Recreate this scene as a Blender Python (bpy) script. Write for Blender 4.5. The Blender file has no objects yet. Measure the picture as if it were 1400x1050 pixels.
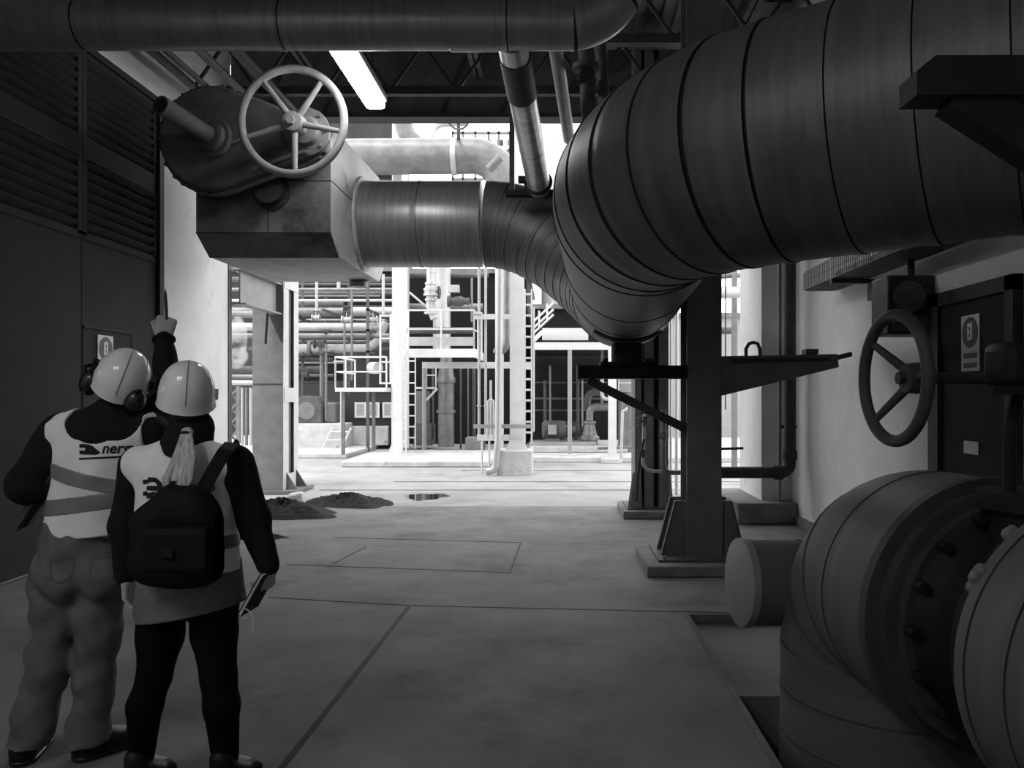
import bpy, math, random
import numpy as np
from mathutils import Vector, Matrix, Euler
from mathutils.bvhtree import BVHTree
random.seed(7)
SC = bpy.context.scene
COL = SC.collection
PI = math.pi
F = 1100.0                      # focal length in pixels of the 1400 x 1050 frame
EYE = 1.6                       # eye height of the photographer

def P(px, py, Y):
    """the world point that lies Y metres down the hall, seen at (px, py)"""
    return Vector(((px - 760.0) / F * Y, Y, EYE + (540.0 - py) / F * Y))
def S(n, Y): return n / F * Y
def V(*a): return Vector(a)

# ---------------------------------------------------------------- materials
MATS = {}
def mat(name, v, rough=0.7, metal=0.0, var=0.25, scale=3.0, bump=0.0, bscale=None, streak=None, spec=0.15, stain=None, tint=None):
    """grey procedural surface: base value v, mottled by +-var, optional streaks along the tube attribute"""
    m = bpy.data.materials.new(name); m.use_nodes = True
    nt = m.node_tree; N = nt.nodes; L = nt.links
    b = N['Principled BSDF']
    b.inputs['Roughness'].default_value = rough; b.inputs['Metallic'].default_value = metal
    b.inputs['Specular IOR Level'].default_value = spec
    tc = N.new('ShaderNodeTexCoord')
    if streak:
        at = N.new('ShaderNodeAttribute'); at.attribute_name = 'tc'
        mp = N.new('ShaderNodeMapping'); mp.inputs['Scale'].default_value = streak
        L.new(at.outputs['Vector'], mp.inputs['Vector']); src = mp.outputs['Vector']
        scale = 1.0
    else:
        src = tc.outputs['Object']
    nz = N.new('ShaderNodeTexNoise'); nz.inputs['Scale'].default_value = scale; nz.inputs['Detail'].default_value = 6; nz.inputs['Roughness'].default_value = 0.62
    L.new(src, nz.inputs['Vector'])
    rp = N.new('ShaderNodeValToRGB')
    lo, hi = v * (1 - var), min(1.0, v * (1 + var))
    rp.color_ramp.elements[0].position = 0.3; rp.color_ramp.elements[0].color = (lo, lo, lo, 1)
    rp.color_ramp.elements[1].position = 0.7; rp.color_ramp.elements[1].color = (hi, hi, hi, 1)
    L.new(nz.outputs['Fac'], rp.inputs['Fac'])
    out = rp.outputs['Color']
    if stain:
        sscale, sv, lo_, hi_ = stain
        n2 = N.new('ShaderNodeTexNoise'); n2.inputs['Scale'].default_value = sscale; n2.inputs['Detail'].default_value = 8; n2.inputs['Roughness'].default_value = 0.7
        L.new(tc.outputs['Object'], n2.inputs['Vector'])
        r2 = N.new('ShaderNodeValToRGB'); r2.color_ramp.elements[0].position = lo_; r2.color_ramp.elements[1].position = hi_
        L.new(n2.outputs['Fac'], r2.inputs['Fac'])
        mx = N.new('ShaderNodeMix'); mx.data_type = 'RGBA'
        L.new(r2.outputs['Color'], mx.inputs[0]); L.new(out, mx.inputs[6]); mx.inputs[7].default_value = (sv, sv, sv, 1)
        out = mx.outputs[2]
    L.new(out, b.inputs['Base Color'])
    if bump:
        n3 = N.new('ShaderNodeTexNoise'); n3.inputs['Scale'].default_value = bscale or scale * 6; n3.inputs['Detail'].default_value = 5
        L.new(src if streak else tc.outputs['Object'], n3.inputs['Vector'])
        if streak: n3.inputs['Scale'].default_value = bscale or 1.0
        bp = N.new('ShaderNodeBump'); bp.inputs['Strength'].default_value = bump; bp.inputs['Distance'].default_value = 0.02
        L.new(n3.outputs['Fac'], bp.inputs['Height']); L.new(bp.outputs['Normal'], b.inputs['Normal'])
    MATS[name] = m
    return m
def emit(name, strength):
    m = bpy.data.materials.new(name); m.use_nodes = True
    b = m.node_tree.nodes['Principled BSDF']
    b.inputs['Base Color'].default_value = (0.8, 0.8, 0.8, 1)
    b.inputs['Emission Color'].default_value = (1, 1, 1, 1); b.inputs['Emission Strength'].default_value = strength
    MATS[name] = m
    return m
M = MATS

# ---------------------------------------------------------------- mesh builder
def frame_of(d):
    d = Vector(d).normalized()
    a = Vector((0, 0, 1)) if abs(d.z) < 0.9 else Vector((1, 0, 0))
    x = a.cross(d).normalized(); y = d.cross(x).normalized()
    return x, y, d

class MB:
    def __init__(self): self.v = []; self.f = []; self.mi = []; self.tc = {}
    def add(self, vs, fs, mi=0):
        b = len(self.v); self.v.extend([tuple(p) for p in vs])
        for f in fs: self.f.append(tuple(b + i for i in f)); self.mi.append(mi)
        return b
    def box(self, x0, x1, y0, y1, z0, z1, mi=0):
        if x0 > x1: x0, x1 = x1, x0
        if y0 > y1: y0, y1 = y1, y0
        if z0 > z1: z0, z1 = z1, z0
        vs = [(x, y, z) for z in (z0, z1) for y in (y0, y1) for x in (x0, x1)]
        self.add(vs, [(0, 2, 3, 1), (4, 5, 7, 6), (0, 1, 5, 4), (2, 6, 7, 3), (0, 4, 6, 2), (1, 3, 7, 5)], mi); return self
    def obox(self, c, ax, ay, az, hx, hy, hz, mi=0):
        c = Vector(c); ax = Vector(ax).normalized() * hx; ay = Vector(ay).normalized() * hy; az = Vector(az).normalized() * hz
        vs = [c + ax * i + ay * j + az * k for k in (-1, 1) for j in (-1, 1) for i in (-1, 1)]
        self.add(vs, [(0, 2, 3, 1), (4, 5, 7, 6), (0, 1, 5, 4), (2, 6, 7, 3), (0, 4, 6, 2), (1, 3, 7, 5)], mi); return self
    def bar(self, p, q, w, h, up=(0, 0, 1), mi=0):
        """rectangular bar from p to q: width w across, height h along up"""
        p = Vector(p); q = Vector(q); d = (q - p); L = d.length; d.normalize()
        up = Vector(up)
        if abs(d.dot(up)) > 0.98: up = Vector((0, 1, 0))
        s = d.cross(up).normalized(); u = s.cross(d).normalized()
        return self.obox((p + q) / 2, d, s, u, L / 2, w / 2, h / 2, mi)
    def cyl(self, p, q, r, r2=None, n=20, mi=0, caps=True):
        p = Vector(p); q = Vector(q); r2 = r if r2 is None else r2
        x, y, d = frame_of(q - p)
        vs = []
        for c, rr in ((p, r), (q, r2)):
            for i in range(n):
                a = 2 * PI * i / n; vs.append(c + x * (rr * math.cos(a)) + y * (rr * math.sin(a)))
        fs = [(i, (i + 1) % n, n + (i + 1) % n, n + i) for i in range(n)]
        if caps: fs += [tuple(reversed(range(n))), tuple(range(n, 2 * n))]
        self.add(vs, fs, mi); return self
    def lathe(self, o, axis, prof, n=32, mi=0, mis=None, caps=True):
        """prof: list of (radius, distance along axis)"""
        o = Vector(o); x, y, d = frame_of(axis); vs = []
        for r, t in prof:
            for i in range(n):
                a = 2 * PI * i / n; vs.append(o + d * t + x * (r * math.cos(a)) + y * (r * math.sin(a)))
        b = len(self.v); self.v.extend([tuple(p) for p in vs])
        for k in range(len(prof) - 1):
            for i in range(n):
                j = (i + 1) % n
                self.f.append((b + k * n + i, b + k * n + j, b + (k + 1) * n + j, b + (k + 1) * n + i)); self.mi.append(mis[k] if mis else mi)
        if caps:
            self.f.append(tuple(b + i for i in reversed(range(n)))); self.mi.append(mi)
            e = b + (len(prof) - 1) * n
            self.f.append(tuple(e + i for i in range(n))); self.mi.append(mi)
        return self
    def tube(self, pts, r, n=14, closed=False, mi=0, caps=True, mis=None):
        """round tube along a polyline; r is a number or one per point"""
        pts = [Vector(p) for p in pts]; m = len(pts)
        rs = r if hasattr(r, '__len__') else [r] * m
        tg = []
        for i in range(m):
            a = pts[(i - 1) % m] if (closed or i) else pts[0]
            c = pts[(i + 1) % m] if (closed or i < m - 1) else pts[-1]
            t = c - a
            tg.append(t.normalized() if t.length > 1e-9 else (tg[-1] if tg else Vector((0, 0, 1))))
        x, y, _ = frame_of(tg[0])
        u = 0.0; b = len(self.v)
        for i in range(m):
            if i:
                x = (x - tg[i] * x.dot(tg[i])).normalized(); u += (pts[i] - pts[i - 1]).length
            y = tg[i].cross(x).normalized()
            for k in range(n):
                a = 2 * PI * k / n
                self.tc[len(self.v)] = (u, rs[i] * math.cos(a), rs[i] * math.sin(a))
                self.v.append(tuple(pts[i] + x * (rs[i] * math.cos(a)) + y * (rs[i] * math.sin(a))))
        for i in range(m if closed else m - 1):
            j = (i + 1) % m
            for k in range(n):
                l = (k + 1) % n
                self.f.append((b + i * n + k, b + i * n + l, b + j * n + l, b + j * n + k)); self.mi.append(mis[i] if mis else mi)
        if caps and not closed:
            self.f.append(tuple(b + k for k in reversed(range(n)))); self.mi.append(mi)
            e = b + (m - 1) * n
            self.f.append(tuple(e + k for k in range(n))); self.mi.append(mi)
        return self
    def torus(self, c, axis, R, r, n=48, m=12, mi=0):
        c = Vector(c); x, y, d = frame_of(axis)
        return self.tube([c + x * (R * math.cos(2 * PI * i / n)) + y * (R * math.sin(2 * PI * i / n)) for i in range(n)], r, m, closed=True, mi=mi)
    def prism(self, poly, ext, mi=0):
        """closed polygon of 3-D points pushed along ext"""
        n = len(poly); ext = Vector(ext)
        vs = [Vector(p) for p in poly] + [Vector(p) + ext for p in poly]
        fs = [tuple(reversed(range(n))), tuple(range(n, 2 * n))] + [(i, (i + 1) % n, n + (i + 1) % n, n + i) for i in range(n)]
        self.add(vs, fs, mi); return self
    def ball(self, c, r, n=20, m=12, mi=0, rot=None):
        c = Vector(c); r = Vector(r) if hasattr(r, '__len__') else Vector((r, r, r)); vs = [Vector((0, 0, -r.z))]
        for j in range(1, m):
            ph = -PI / 2 + PI * j / m
            for i in range(n):
                a = 2 * PI * i / n; vs.append(Vector((r.x * math.cos(ph) * math.cos(a), r.y * math.cos(ph) * math.sin(a), r.z * math.sin(ph))))
        vs.append(Vector((0, 0, r.z)))
        if rot is not None: vs = [rot @ v for v in vs]
        vs = [c + v for v in vs]; fs = []
        for i in range(n): fs.append((0, 1 + (i + 1) % n, 1 + i))
        for j in range(m - 2):
            for i in range(n):
                a = 1 + j * n; fs.append((a + i, a + (i + 1) % n, a + n + (i + 1) % n, a + n + i))
        e = len(vs) - 1; a = 1 + (m - 2) * n
        for i in range(n): fs.append((a + i, a + (i + 1) % n, e))
        self.add(vs, fs, mi); return self

def link(o, parent=None):
    COL.objects.link(o)
    if parent is not None: o.parent = parent
    return o
def root_of(o):
    while o.parent is not None: o = o.parent
    return o
def fix_normals(me):
    import bmesh
    bm = bmesh.new(); bm.from_mesh(me); bmesh.ops.recalc_face_normals(bm, faces=bm.faces); bm.to_mesh(me); bm.free()
def make(name, mb, m, parent=None, smooth=35, bevel=0.0, label=None, origin=None):
    """link one mesh object; coordinates in mb are world coordinates"""
    vs = mb.v
    if parent is not None: org = root_of(parent).location
    elif origin is not None: org = Vector(origin)
    else:
        a = np.array(vs); org = Vector(((a[:, 0].min() + a[:, 0].max()) / 2, (a[:, 1].min() + a[:, 1].max()) / 2, a[:, 2].min()))
    me = bpy.data.meshes.new(name)
    me.from_pydata([(p[0] - org.x, p[1] - org.y, p[2] - org.z) for p in vs], [], mb.f)
    ms = m if isinstance(m, (list, tuple)) else [m]
    for q in ms: me.materials.append(MATS[q] if isinstance(q, str) else q)
    if len(ms) > 1: me.polygons.foreach_set('material_index', mb.mi)
    if mb.tc:
        at = me.attributes.new('tc', 'FLOAT_VECTOR', 'POINT')
        arr = np.zeros((len(vs), 3), dtype=np.float32)
        for i, t in mb.tc.items(): arr[i] = t
        at.data.foreach_set('vector', arr.ravel())
    me.validate(); fix_normals(me)
    if smooth:
        me.polygons.foreach_set('use_smooth', [True] * len(me.polygons))
        me.set_sharp_from_angle(angle=math.radians(smooth))
    o = bpy.data.objects.new(name, me)
    if parent is None: o.location = org
    link(o, parent)
    if bevel:
        bv = o.modifiers.new('bevel', 'BEVEL'); bv.width = bevel; bv.segments = 2; bv.limit_method = 'ANGLE'; bv.angle_limit = math.radians(40)
    if label: o['label'] = label
    return o
def thing(name, label, cat, loc, group=None):
    o = bpy.data.objects.new(name, None); o.empty_display_size = 0.1; o.location = Vector(loc); COL.objects.link(o)
    o['label'] = label; o['category'] = cat; o['kind'] = 'thing'
    if group: o['group'] = group
    return o
def tag(o, label, cat, group=None, kind='thing'):
    o['label'] = label; o['category'] = cat; o['kind'] = kind
    if group: o['group'] = group
    return o
def struct(name, mb, m, parent=None, **k):
    o = make(name, mb, m, parent, **k)
    if parent is None: o['kind'] = 'structure'
    return o
def copy_tree(o, parent=None, loc=None):
    c = o.copy(); COL.objects.link(c); c.parent = parent
    if loc is not None: c.location = Vector(loc)
    for ch in list(o.children): copy_tree(ch, c)
    return c
def shift_copy(src, d, label):
    c = copy_tree(src, None, src.location + Vector(d)); c['label'] = label
    return c

def fillet(pts, rad, seg=10):
    """polyline through corner points with rounded corners"""
    pts = [Vector(p) for p in pts]; out = [pts[0]]
    for i in range(1, len(pts) - 1):
        a, b, c = pts[i - 1], pts[i], pts[i + 1]
        u = (a - b).normalized(); w = (c - b).normalized()
        ang = u.angle(w); r = rad[i - 1] if hasattr(rad, '__len__') else rad
        t = min(r / math.tan(ang / 2), (a - b).length * 0.49, (c - b).length * 0.49); rr = t * math.tan(ang / 2)
        ctr = b + (u + w).normalized() * (rr / math.sin(ang / 2))
        p0 = b + u * t; p1 = b + w * t
        e0 = p0 - ctr; e1 = p1 - ctr; om = e0.angle(e1)
        for k in range(seg + 1):
            s = k / seg
            out.append(ctr + (e0 * math.sin((1 - s) * om) + e1 * math.sin(s * om)) / math.sin(om))
    out.append(pts[-1])
    return out
def pipe(name, label, pts, r, m, bend=0.2, n=14, cat='pipe', group=None, flanges=(), fm=None, seg=8):
    """a run of pipe as one thing; flanges: (position along straight list index a->b fraction) given as points+axis"""
    path = fillet(pts, bend, seg) if len(pts) > 2 else pts
    if not flanges:
        o = make(name, MB().tube(path, r, n), m); tag(o, label, cat, group); return o
    t = thing(name, label, cat, pts[0], group)
    make('pipe_run', MB().tube(path, r, n), m, t)
    for c, ax in flanges:
        c = Vector(c); ax = Vector(ax).normalized()
        make('flange', MB().cyl(c - ax * r * 0.35, c + ax * r * 0.35, r * 1.7, n=max(n, 16)), fm or m, t)
    return t
def resample(path, step):
    path = [Vector(p) for p in path]; out = [path[0]]; us = [0.0]; acc = 0.0
    for a, b in zip(path[:-1], path[1:]):
        L = (b - a).length; k = max(1, int(math.ceil(L / step)))
        for i in range(1, k + 1): out.append(a.lerp(b, i / k)); us.append(acc + L * i / k)
        acc += L
    return out, us
def along(path, us, u):
    u = min(max(u, us[0]), us[-1])
    import bisect
    i = min(max(bisect.bisect_right(us, u) - 1, 0), len(us) - 2)
    d = us[i + 1] - us[i]
    return path[i].lerp(path[i + 1], (u - us[i]) / d if d > 1e-9 else 0)
def lagged(path, R, seams, n=56, step=0.05, groove=0.012, lip=0.005, gw=0.7):
    """sheet-metal lagging: rings of cladding that overlap at each seam with a dirty joint (material 1)"""
    pth, us = resample(path, step)
    marks = []
    for u in us: marks.append((u, None))
    pts = []
    sset = sorted(seams); res = []
    for u in us:
        if all(abs(u - s) > 0.03 for s in sset): res.append((u, 0, 0))
    for s in sset:
        if not (us[0] + 0.03 < s < us[-1] - 0.03): continue
        res += [(s - 0.022, lip, 0), (s - 0.009 * gw, lip, 1), (s - 0.0085 * gw, -groove, 1), (s + 0.0055 * gw, -groove, 1), (s + 0.006 * gw, 0, 0)]
    res.sort(key=lambda q: q[0])
    P_ = [along(pth, us, u) for u, _, _ in res]
    rs = [R + d for _, d, _ in res]
    mis = [res[i][2] for i in range(len(res) - 1)]
    return P_, rs, mis
# ================================================================ materials
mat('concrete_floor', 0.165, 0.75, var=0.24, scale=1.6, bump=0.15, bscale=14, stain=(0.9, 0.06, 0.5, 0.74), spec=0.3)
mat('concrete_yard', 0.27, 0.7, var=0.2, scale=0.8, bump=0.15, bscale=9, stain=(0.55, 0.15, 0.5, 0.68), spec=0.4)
mat('concrete_block', 0.2, 0.85, var=0.25, scale=4, bump=0.3, bscale=20)
mat('concrete_pale', 0.48, 0.85, var=0.2, scale=3, bump=0.2, bscale=20, stain=(2.5, 0.12, 0.6, 0.75))
mat('plaster', 0.72, 0.85, var=0.1, scale=1.6, bump=0.12, bscale=30, stain=(1.8, 0.33, 0.6, 0.8), spec=0.2)
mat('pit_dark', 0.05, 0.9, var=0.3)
mat('door_paint', 0.03, 0.75, var=0.15, scale=2, stain=(3, 0.02, 0.55, 0.8))
mat('door_trim', 0.018, 0.6, var=0.2)
mat('steel_dark', 0.05, 0.5, var=0.3, scale=6, bump=0.1)
mat('steel_column', 0.16, 0.5, var=0.2, scale=4, bump=0.06)
mat('steel_black', 0.013, 0.6, var=0.3, scale=6)
mat('steel_mid', 0.1, 0.5, var=0.3, scale=5, bump=0.1)
mat('steel_grey', 0.17, 0.45, var=0.25, scale=4)
mat('steel_pale', 0.3, 0.5, var=0.15, scale=3)
mat('white_paint', 0.62, 0.5, var=0.1, scale=3, stain=(4, 0.35, 0.68, 0.85))
mat('roof_dark', 0.16, 0.8, var=0.3, scale=2)
mat('roof_pale', 0.3, 0.8, var=0.2, scale=3)
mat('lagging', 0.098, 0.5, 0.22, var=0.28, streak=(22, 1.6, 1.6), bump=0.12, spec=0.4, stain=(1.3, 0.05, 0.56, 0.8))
mat('lagging_joint', 0.018, 0.8, var=0.2)
mat('lagging_seam', 0.06, 0.8, var=0.2)
mat('lagging_top', 0.24, 0.4, 0.35, var=0.25, streak=(22, 1.6, 1.6), bump=0.1, spec=0.4)
mat('cladding_bright', 0.5, 0.3, 0.8, var=0.25, streak=(12, 5, 5), bump=0.1)
mat('lagging_pale', 0.24, 0.5, 0.2, var=0.25, streak=(26, 2.2, 2.2), bump=0.12)
mat('lagging_box', 0.5, 0.55, 0.15, var=0.22, scale=2.2, stain=(2.4, 0.05, 0.55, 0.78))
mat('galvanised', 0.25, 0.35, 0.6, var=0.25, scale=5)
mat('pipe_white', 0.45, 0.4, 0.3, var=0.12, scale=3)
mat('pipe_grey', 0.19, 0.4, 0.4, var=0.25, scale=4)
mat('pipe_dull', 0.09, 0.5, var=0.3, scale=4)
mat('wheel_paint', 0.26, 0.45, var=0.2, scale=8)
mat('dirt', 0.035, 0.95, var=0.5, scale=30, bump=0.8, bscale=60)
mat('bag_plastic', 0.7, 0.4, var=0.15, scale=6)
mat('sign_white', 0.7, 0.5, var=0.06)
mat('sign_dark', 0.12, 0.5, var=0.1)
mat('glass_dull', 0.35, 0.2, var=0.2)
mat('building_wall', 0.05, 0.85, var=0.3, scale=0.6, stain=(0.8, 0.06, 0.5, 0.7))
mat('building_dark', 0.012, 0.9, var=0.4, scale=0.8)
mat('building_pale', 0.3, 0.85, var=0.12, scale=0.7)
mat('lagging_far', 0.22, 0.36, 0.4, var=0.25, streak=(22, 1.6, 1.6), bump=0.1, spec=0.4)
mat('casing_dirty', 0.15, 0.6, 0.15, var=0.35, scale=2.5, stain=(2.0, 0.035, 0.5, 0.72))
emit('tube_glow', 42.0)

WL, WR = -4.68, 3.0             # inner faces of the side walls
YE = 11.57                      # where the hall opens on to the yard
YB = -4.0
ZC = 6.6
# ================================================================ floor, pit, walls, roof
PX, PY0, PY1, PY2 = 0.97, 0.6, 4.46, 5.87
f = MB()
f.box(WL - 0.3, PX, YB, YE, -0.25, 0)
f.box(PX, WR + 0.3, PY2, YE, -0.25, 0)
f.box(PX, WR + 0.3, YB, PY0, -0.25, 0)
f.box(PX, WR + 0.3, PY1, PY2, -0.4, -0.07)
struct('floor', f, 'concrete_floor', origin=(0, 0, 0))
pt = MB()
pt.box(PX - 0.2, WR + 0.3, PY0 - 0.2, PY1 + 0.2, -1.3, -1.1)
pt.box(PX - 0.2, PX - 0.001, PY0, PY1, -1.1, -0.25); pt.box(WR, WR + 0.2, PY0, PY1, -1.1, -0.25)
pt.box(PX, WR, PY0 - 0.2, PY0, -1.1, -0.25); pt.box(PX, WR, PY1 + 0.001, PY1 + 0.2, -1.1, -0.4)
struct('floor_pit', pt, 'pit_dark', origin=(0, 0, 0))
# joints cast into the slab and the sunk steel covers
jn = [0]
def joint(a, b, w=0.022):
    jn[0] += 1
    p, q = [Vector(((x - 760) / F * (1760.0 / (y - 540)), 1760.0 / (y - 540), 0.0008)) for x, y in (a, b)]
    struct('trim_%d' % jn[0], MB().bar(p, q, w, 0.004), 'door_trim')
for a, b in (((560, 828), (385, 1050)), ((368, 817), (560, 828)), ((560, 828), (1000, 838)), ((392, 772), (697, 783)),
             ((697, 783), (712, 742)), ((712, 742), (458, 735)), ((455, 771), (500, 748))):
    joint(a, b, 0.03 if a == (560, 828) and b[0] == 385 else 0.016)
e = MB().box(PX - 0.035, PX, PY0, PY2, -0.06, 0.006)
struct('trim_20', e, 'steel_mid', origin=(PX, PY0, 0))

w = MB(); w.box(WL - 0.3, WL, YB, YE, -0.2, ZC)
struct('wall_left', w, 'plaster', origin=(WL, 0, 0))
w = MB(); w.box(WR, WR + 0.3, YB, 10.25, -1.3, ZC)
struct('wall_right', w, 'plaster', origin=(WR, 0, 0))
w = MB(); w.box(WL - 0.3, WR + 0.3, YB - 0.3, YB, -0.2, ZC)
struct('wall_back', w, 'plaster', origin=(0, YB, 0))
w = MB(); w.box(2.62, WR + 0.3, 10.25, 11.45, -0.2, ZC)
struct('pillar_right', w, 'plaster', origin=(2.62, 10.25, 0))
w = MB(); w.box(2.25, 2.999, 9.95, 11.6, 0.002, 0.26)
struct('plinth_right', w, 'concrete_block', bevel=0.02)
w = MB(); w.box(WR - 0.05, WR - 0.001, PY2 + 0.02, 9.94, 0.002, 0.11)
struct('baseboard_right', w, 'concrete_block')
# corner angle on the open end of the left wall
w = MB(); w.box(WL - 0.02, WL + 0.012, YE - 0.09, YE + 0.02, 0, 3.7)
struct('trim_21', w, 'steel_mid')
# roof: corrugated sheet with purlins under it
c = MB(); n = 96
xs = np.linspace(WL - 0.3, WR + 0.3, n + 1)
for i in range(n):
    z0 = ZC + (0.05 if i % 2 else 0.0)
    c.box(xs[i], xs[i + 1] + 0.004, YB - 0.3, 12.2, z0, ZC + 0.16)
struct('ceiling', c, 'roof_dark', origin=(0, 0, ZC))

# ---------------------------------------------------------------- louvred steel doors in the left wall
d = thing('door_1', 'dark steel double door with louvres in the left wall', 'door', (WL, 7.86, 0))
del d['category']; d['kind'] = 'structure'
DT = 4.97
fr = MB()
fr.box(WL, WL + 0.09, 9.33, 9.43, 0, DT + 0.06); fr.box(WL, WL + 0.09, 3.1, 9.43, DT, DT + 0.07)
fr.box(WL, WL + 0.09, 3.1, 3.2, 0, DT)
make('door_frame', fr, 'door_trim', d)
for k, (y0, y1) in enumerate(((7.86, 9.33), (6.3, 7.86), (4.75, 6.3), (3.2, 4.75))):
    lf = MB()
    x = WL + 0.045
    lf.box(WL + 0.001, x, y0 + 0.006, y1 - 0.006, 0.03, 3.17)
    lf.box(WL + 0.001, x + 0.012, y0 + 0.006, y0 + 0.075, 3.17, DT); lf.box(WL + 0.001, x + 0.012, y1 - 0.075, y1 - 0.006, 3.17, DT)
    lf.box(WL + 0.001, x + 0.012, y0 + 0.075, y1 - 0.075, 3.92, 4.14); lf.box(WL + 0.001, x + 0.012, y0 + 0.075, y1 - 0.075, DT - 0.05, DT)
    lf.box(WL + 0.001, x + 0.012, y0 + 0.006, y1 - 0.006, 3.13, 3.2)
    lo = make('door_leaf', lf, 'door_paint', d)
    for z0, z1, nn in ((3.2, 3.92, 7), (4.14, DT - 0.05, 8)):
        lv = MB()
        for i in range(nn):
            z = z0 + (i + 0.5) * (z1 - z0) / nn
            lv.obox((WL + 0.035, (y0 + y1) / 2, z), (0, 1, 0), (0.75, 0, 0.66), (0.66, 0, -0.75), (y1 - y0) / 2 - 0.077, 0.05, 0.006)
        lv.box(WL + 0.001, WL + 0.008, y0 + 0.08, y1 - 0.08, z0, z1)
        make('louvre_panel', lv, 'door_paint', lo)
# wicket door cut in the far leaf: only its outline shows
wk = MB(); x0 = WL + 0.045
for a in ((7.885, 7.9, 0.05, 2.28), (8.78, 8.795, 0.05, 2.28)): wk.box(x0, x0 + 0.006, *a)
wk.box(x0, x0 + 0.018, 7.885, 8.795, 2.262, 2.285)
make('wicket_outline', wk, 'door_trim', d)
make('door_handle', MB().box(x0 + 0.001, x0 + 0.05, 8.6, 8.64, 1.0, 1.2), 'steel_grey', d)

# ---------------------------------------------------------------- sign: round mandatory mark over a text strip
def sign(name, label, org, ax, nrm, w, h):
    """org = centre, ax = reading direction, nrm = face normal"""
    org = Vector(org); ax = Vector(ax); nrm = Vector(nrm); up = Vector((0, 0, 1))
    t = thing(name, label, 'sign', org - up * h / 2)
    make('sign_board', MB().obox(org, ax, up, nrm, w / 2, h / 2, 0.004), 'sign_white', t)
    cc = org + up * (h / 2 - w / 2)
    dk = MB().cyl(cc + nrm * 0.0035, cc + nrm * 0.0065, w * 0.44, n=40)
    make('round_mark', dk, 'sign_dark', t)
    fg = MB()                                   # pale figure with a book shape in the disc
    fg.obox(cc + nrm * 0.007 + up * w * 0.03, ax * 0.95 + up * 0.12, up, nrm, w * 0.13, w * 0.24, 0.0015)
    make('pictogram', fg, 'sign_white', t)
    bar = MB()
    bar.obox(cc + nrm * 0.0095 + up * w * 0.1, up, ax, nrm, w * 0.06, w * 0.025, 0.001)
    bar.obox(cc + nrm * 0.0095 - up * w * 0.08, up, ax, nrm, w * 0.06, w * 0.025, 0.001)
    make('pictogram_detail', bar, 'sign_dark', t)
    if h > w * 1.15:
        ln = MB()
        zz = org.z - h / 2 + (h - w) * 0.5
        for k in range(2): ln.obox(org + up * (zz - org.z + (0.5 - k) * (h - w) * 0.45) + nrm * 0.005, ax, up, nrm, w * 0.36, (h - w) * 0.12, 0.0012)
        make('caption_lines', ln, 'sign_dark', t)
    return t
sign('safety_sign', 'white sign with a round dark mark on the louvred steel door behind the man', (WL + 0.055, 8.26, 2.04), (0, 1, 0), (1, 0, 0), 0.28, 0.34)

# ---------------------------------------------------------------- door in the right wall
d = thing('door_2', 'dark door in the right wall', 'door', (WR, 5.78, 0))
del d['category']; d['kind'] = 'structure'
fr = MB()
fr.box(WR - 0.07, WR - 0.001, 6.18, 6.34, 0.0, 2.38); fr.box(WR - 0.07, WR - 0.001, 5.16, 5.26, 0.0, 2.38); fr.box(WR - 0.07, WR - 0.001, 5.16, 6.34, 2.28, 2.38)
make('door_frame', fr, 'steel_dark', d)
make('door_panel', MB().box(WR - 0.04, WR - 0.001, 5.26, 6.18, 0.02, 2.28), 'door_paint', d)
make('door_lock', MB().box(WR - 0.05, WR - 0.041, 5.62, 5.82, 1.18, 1.27), 'galvanised', d)
make('door_handle', MB().box(WR - 0.09, WR - 0.041, 6.05, 6.1, 0.98, 1.02).box(WR - 0.1, WR - 0.08, 5.95, 6.1, 0.98, 1.02), 'steel_dark', d)
sign('safety_sign', 'white sign with a round dark mark on the door in the right-hand wall', (WR - 0.046, 5.73, 1.97), (0, -1, 0), (-1, 0, 0), 0.25, 0.40)

# ---------------------------------------------------------------- roof steel
def ibeam(mb, p, q, h, w, t=0.02, up=(0, 0, 1)):
    p = Vector(p); q = Vector(q); up = Vector(up)
    mb.bar(p + up * (h / 2 - t / 2), q + up * (h / 2 - t / 2), w, t, up)
    mb.bar(p - up * (h / 2 - t / 2), q - up * (h / 2 - t / 2), w, t, up)
    mb.bar(p, q, t, h, up); return mb
def latticed(mb, p, q, h, n, r=0.035):
    p = Vector(p); q = Vector(q); u = Vector((0, 0, h))
    mb.bar(p, q, 0.1, 0.1); mb.bar(p + u, q + u, 0.1, 0.1)
    for i in range(n):
        a = p.lerp(q, i / n); b = p.lerp(q, (i + 0.5) / n); c_ = p.lerp(q, (i + 1) / n)
        mb.bar(a, b + u, r, r); mb.bar(b + u, c_, r, r)
    return mb
g = thing('fascia_girder', 'deep dark girder that closes the roof edge over the yard opening', 'girder', (-0.8, 11.6, 5.5))
wb = MB(); wb.box(WL + 0.001, WR - 0.001, 11.58, 11.62, 5.62, 6.58)
make('web_plate', wb, 'steel_grey', g)
fl_ = MB(); fl_.box(WL + 0.001, WR - 0.001, 11.46, 11.74, 5.56, 5.62); make('bottom_flange', fl_, 'steel_dark', g)
for i in range(9):
    x = -4.2 + i * 0.85
    make('stiffener', MB().bar((x, 11.55, 5.62), (x + 0.35, 11.55, 6.45), 0.05, 0.05), 'steel_mid', g)
for k, (y, lab) in enumerate(((8.5, 'lattice roof truss above the fluorescent lamp'), (10.2, 'lattice roof truss between the lamp and the yard opening'), (6.9, 'lattice roof truss just behind the overhead pipe'))):
    t = MB(); latticed(t, (WL + 0.06, y, 5.35 + 0.1 * k), (WR - 0.06, y, 5.35 + 0.1 * k), 0.6, 9)
    tag(make('roof_truss', t, 'steel_dark'), lab, 'truss', 'lattice roof trusses')
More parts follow.
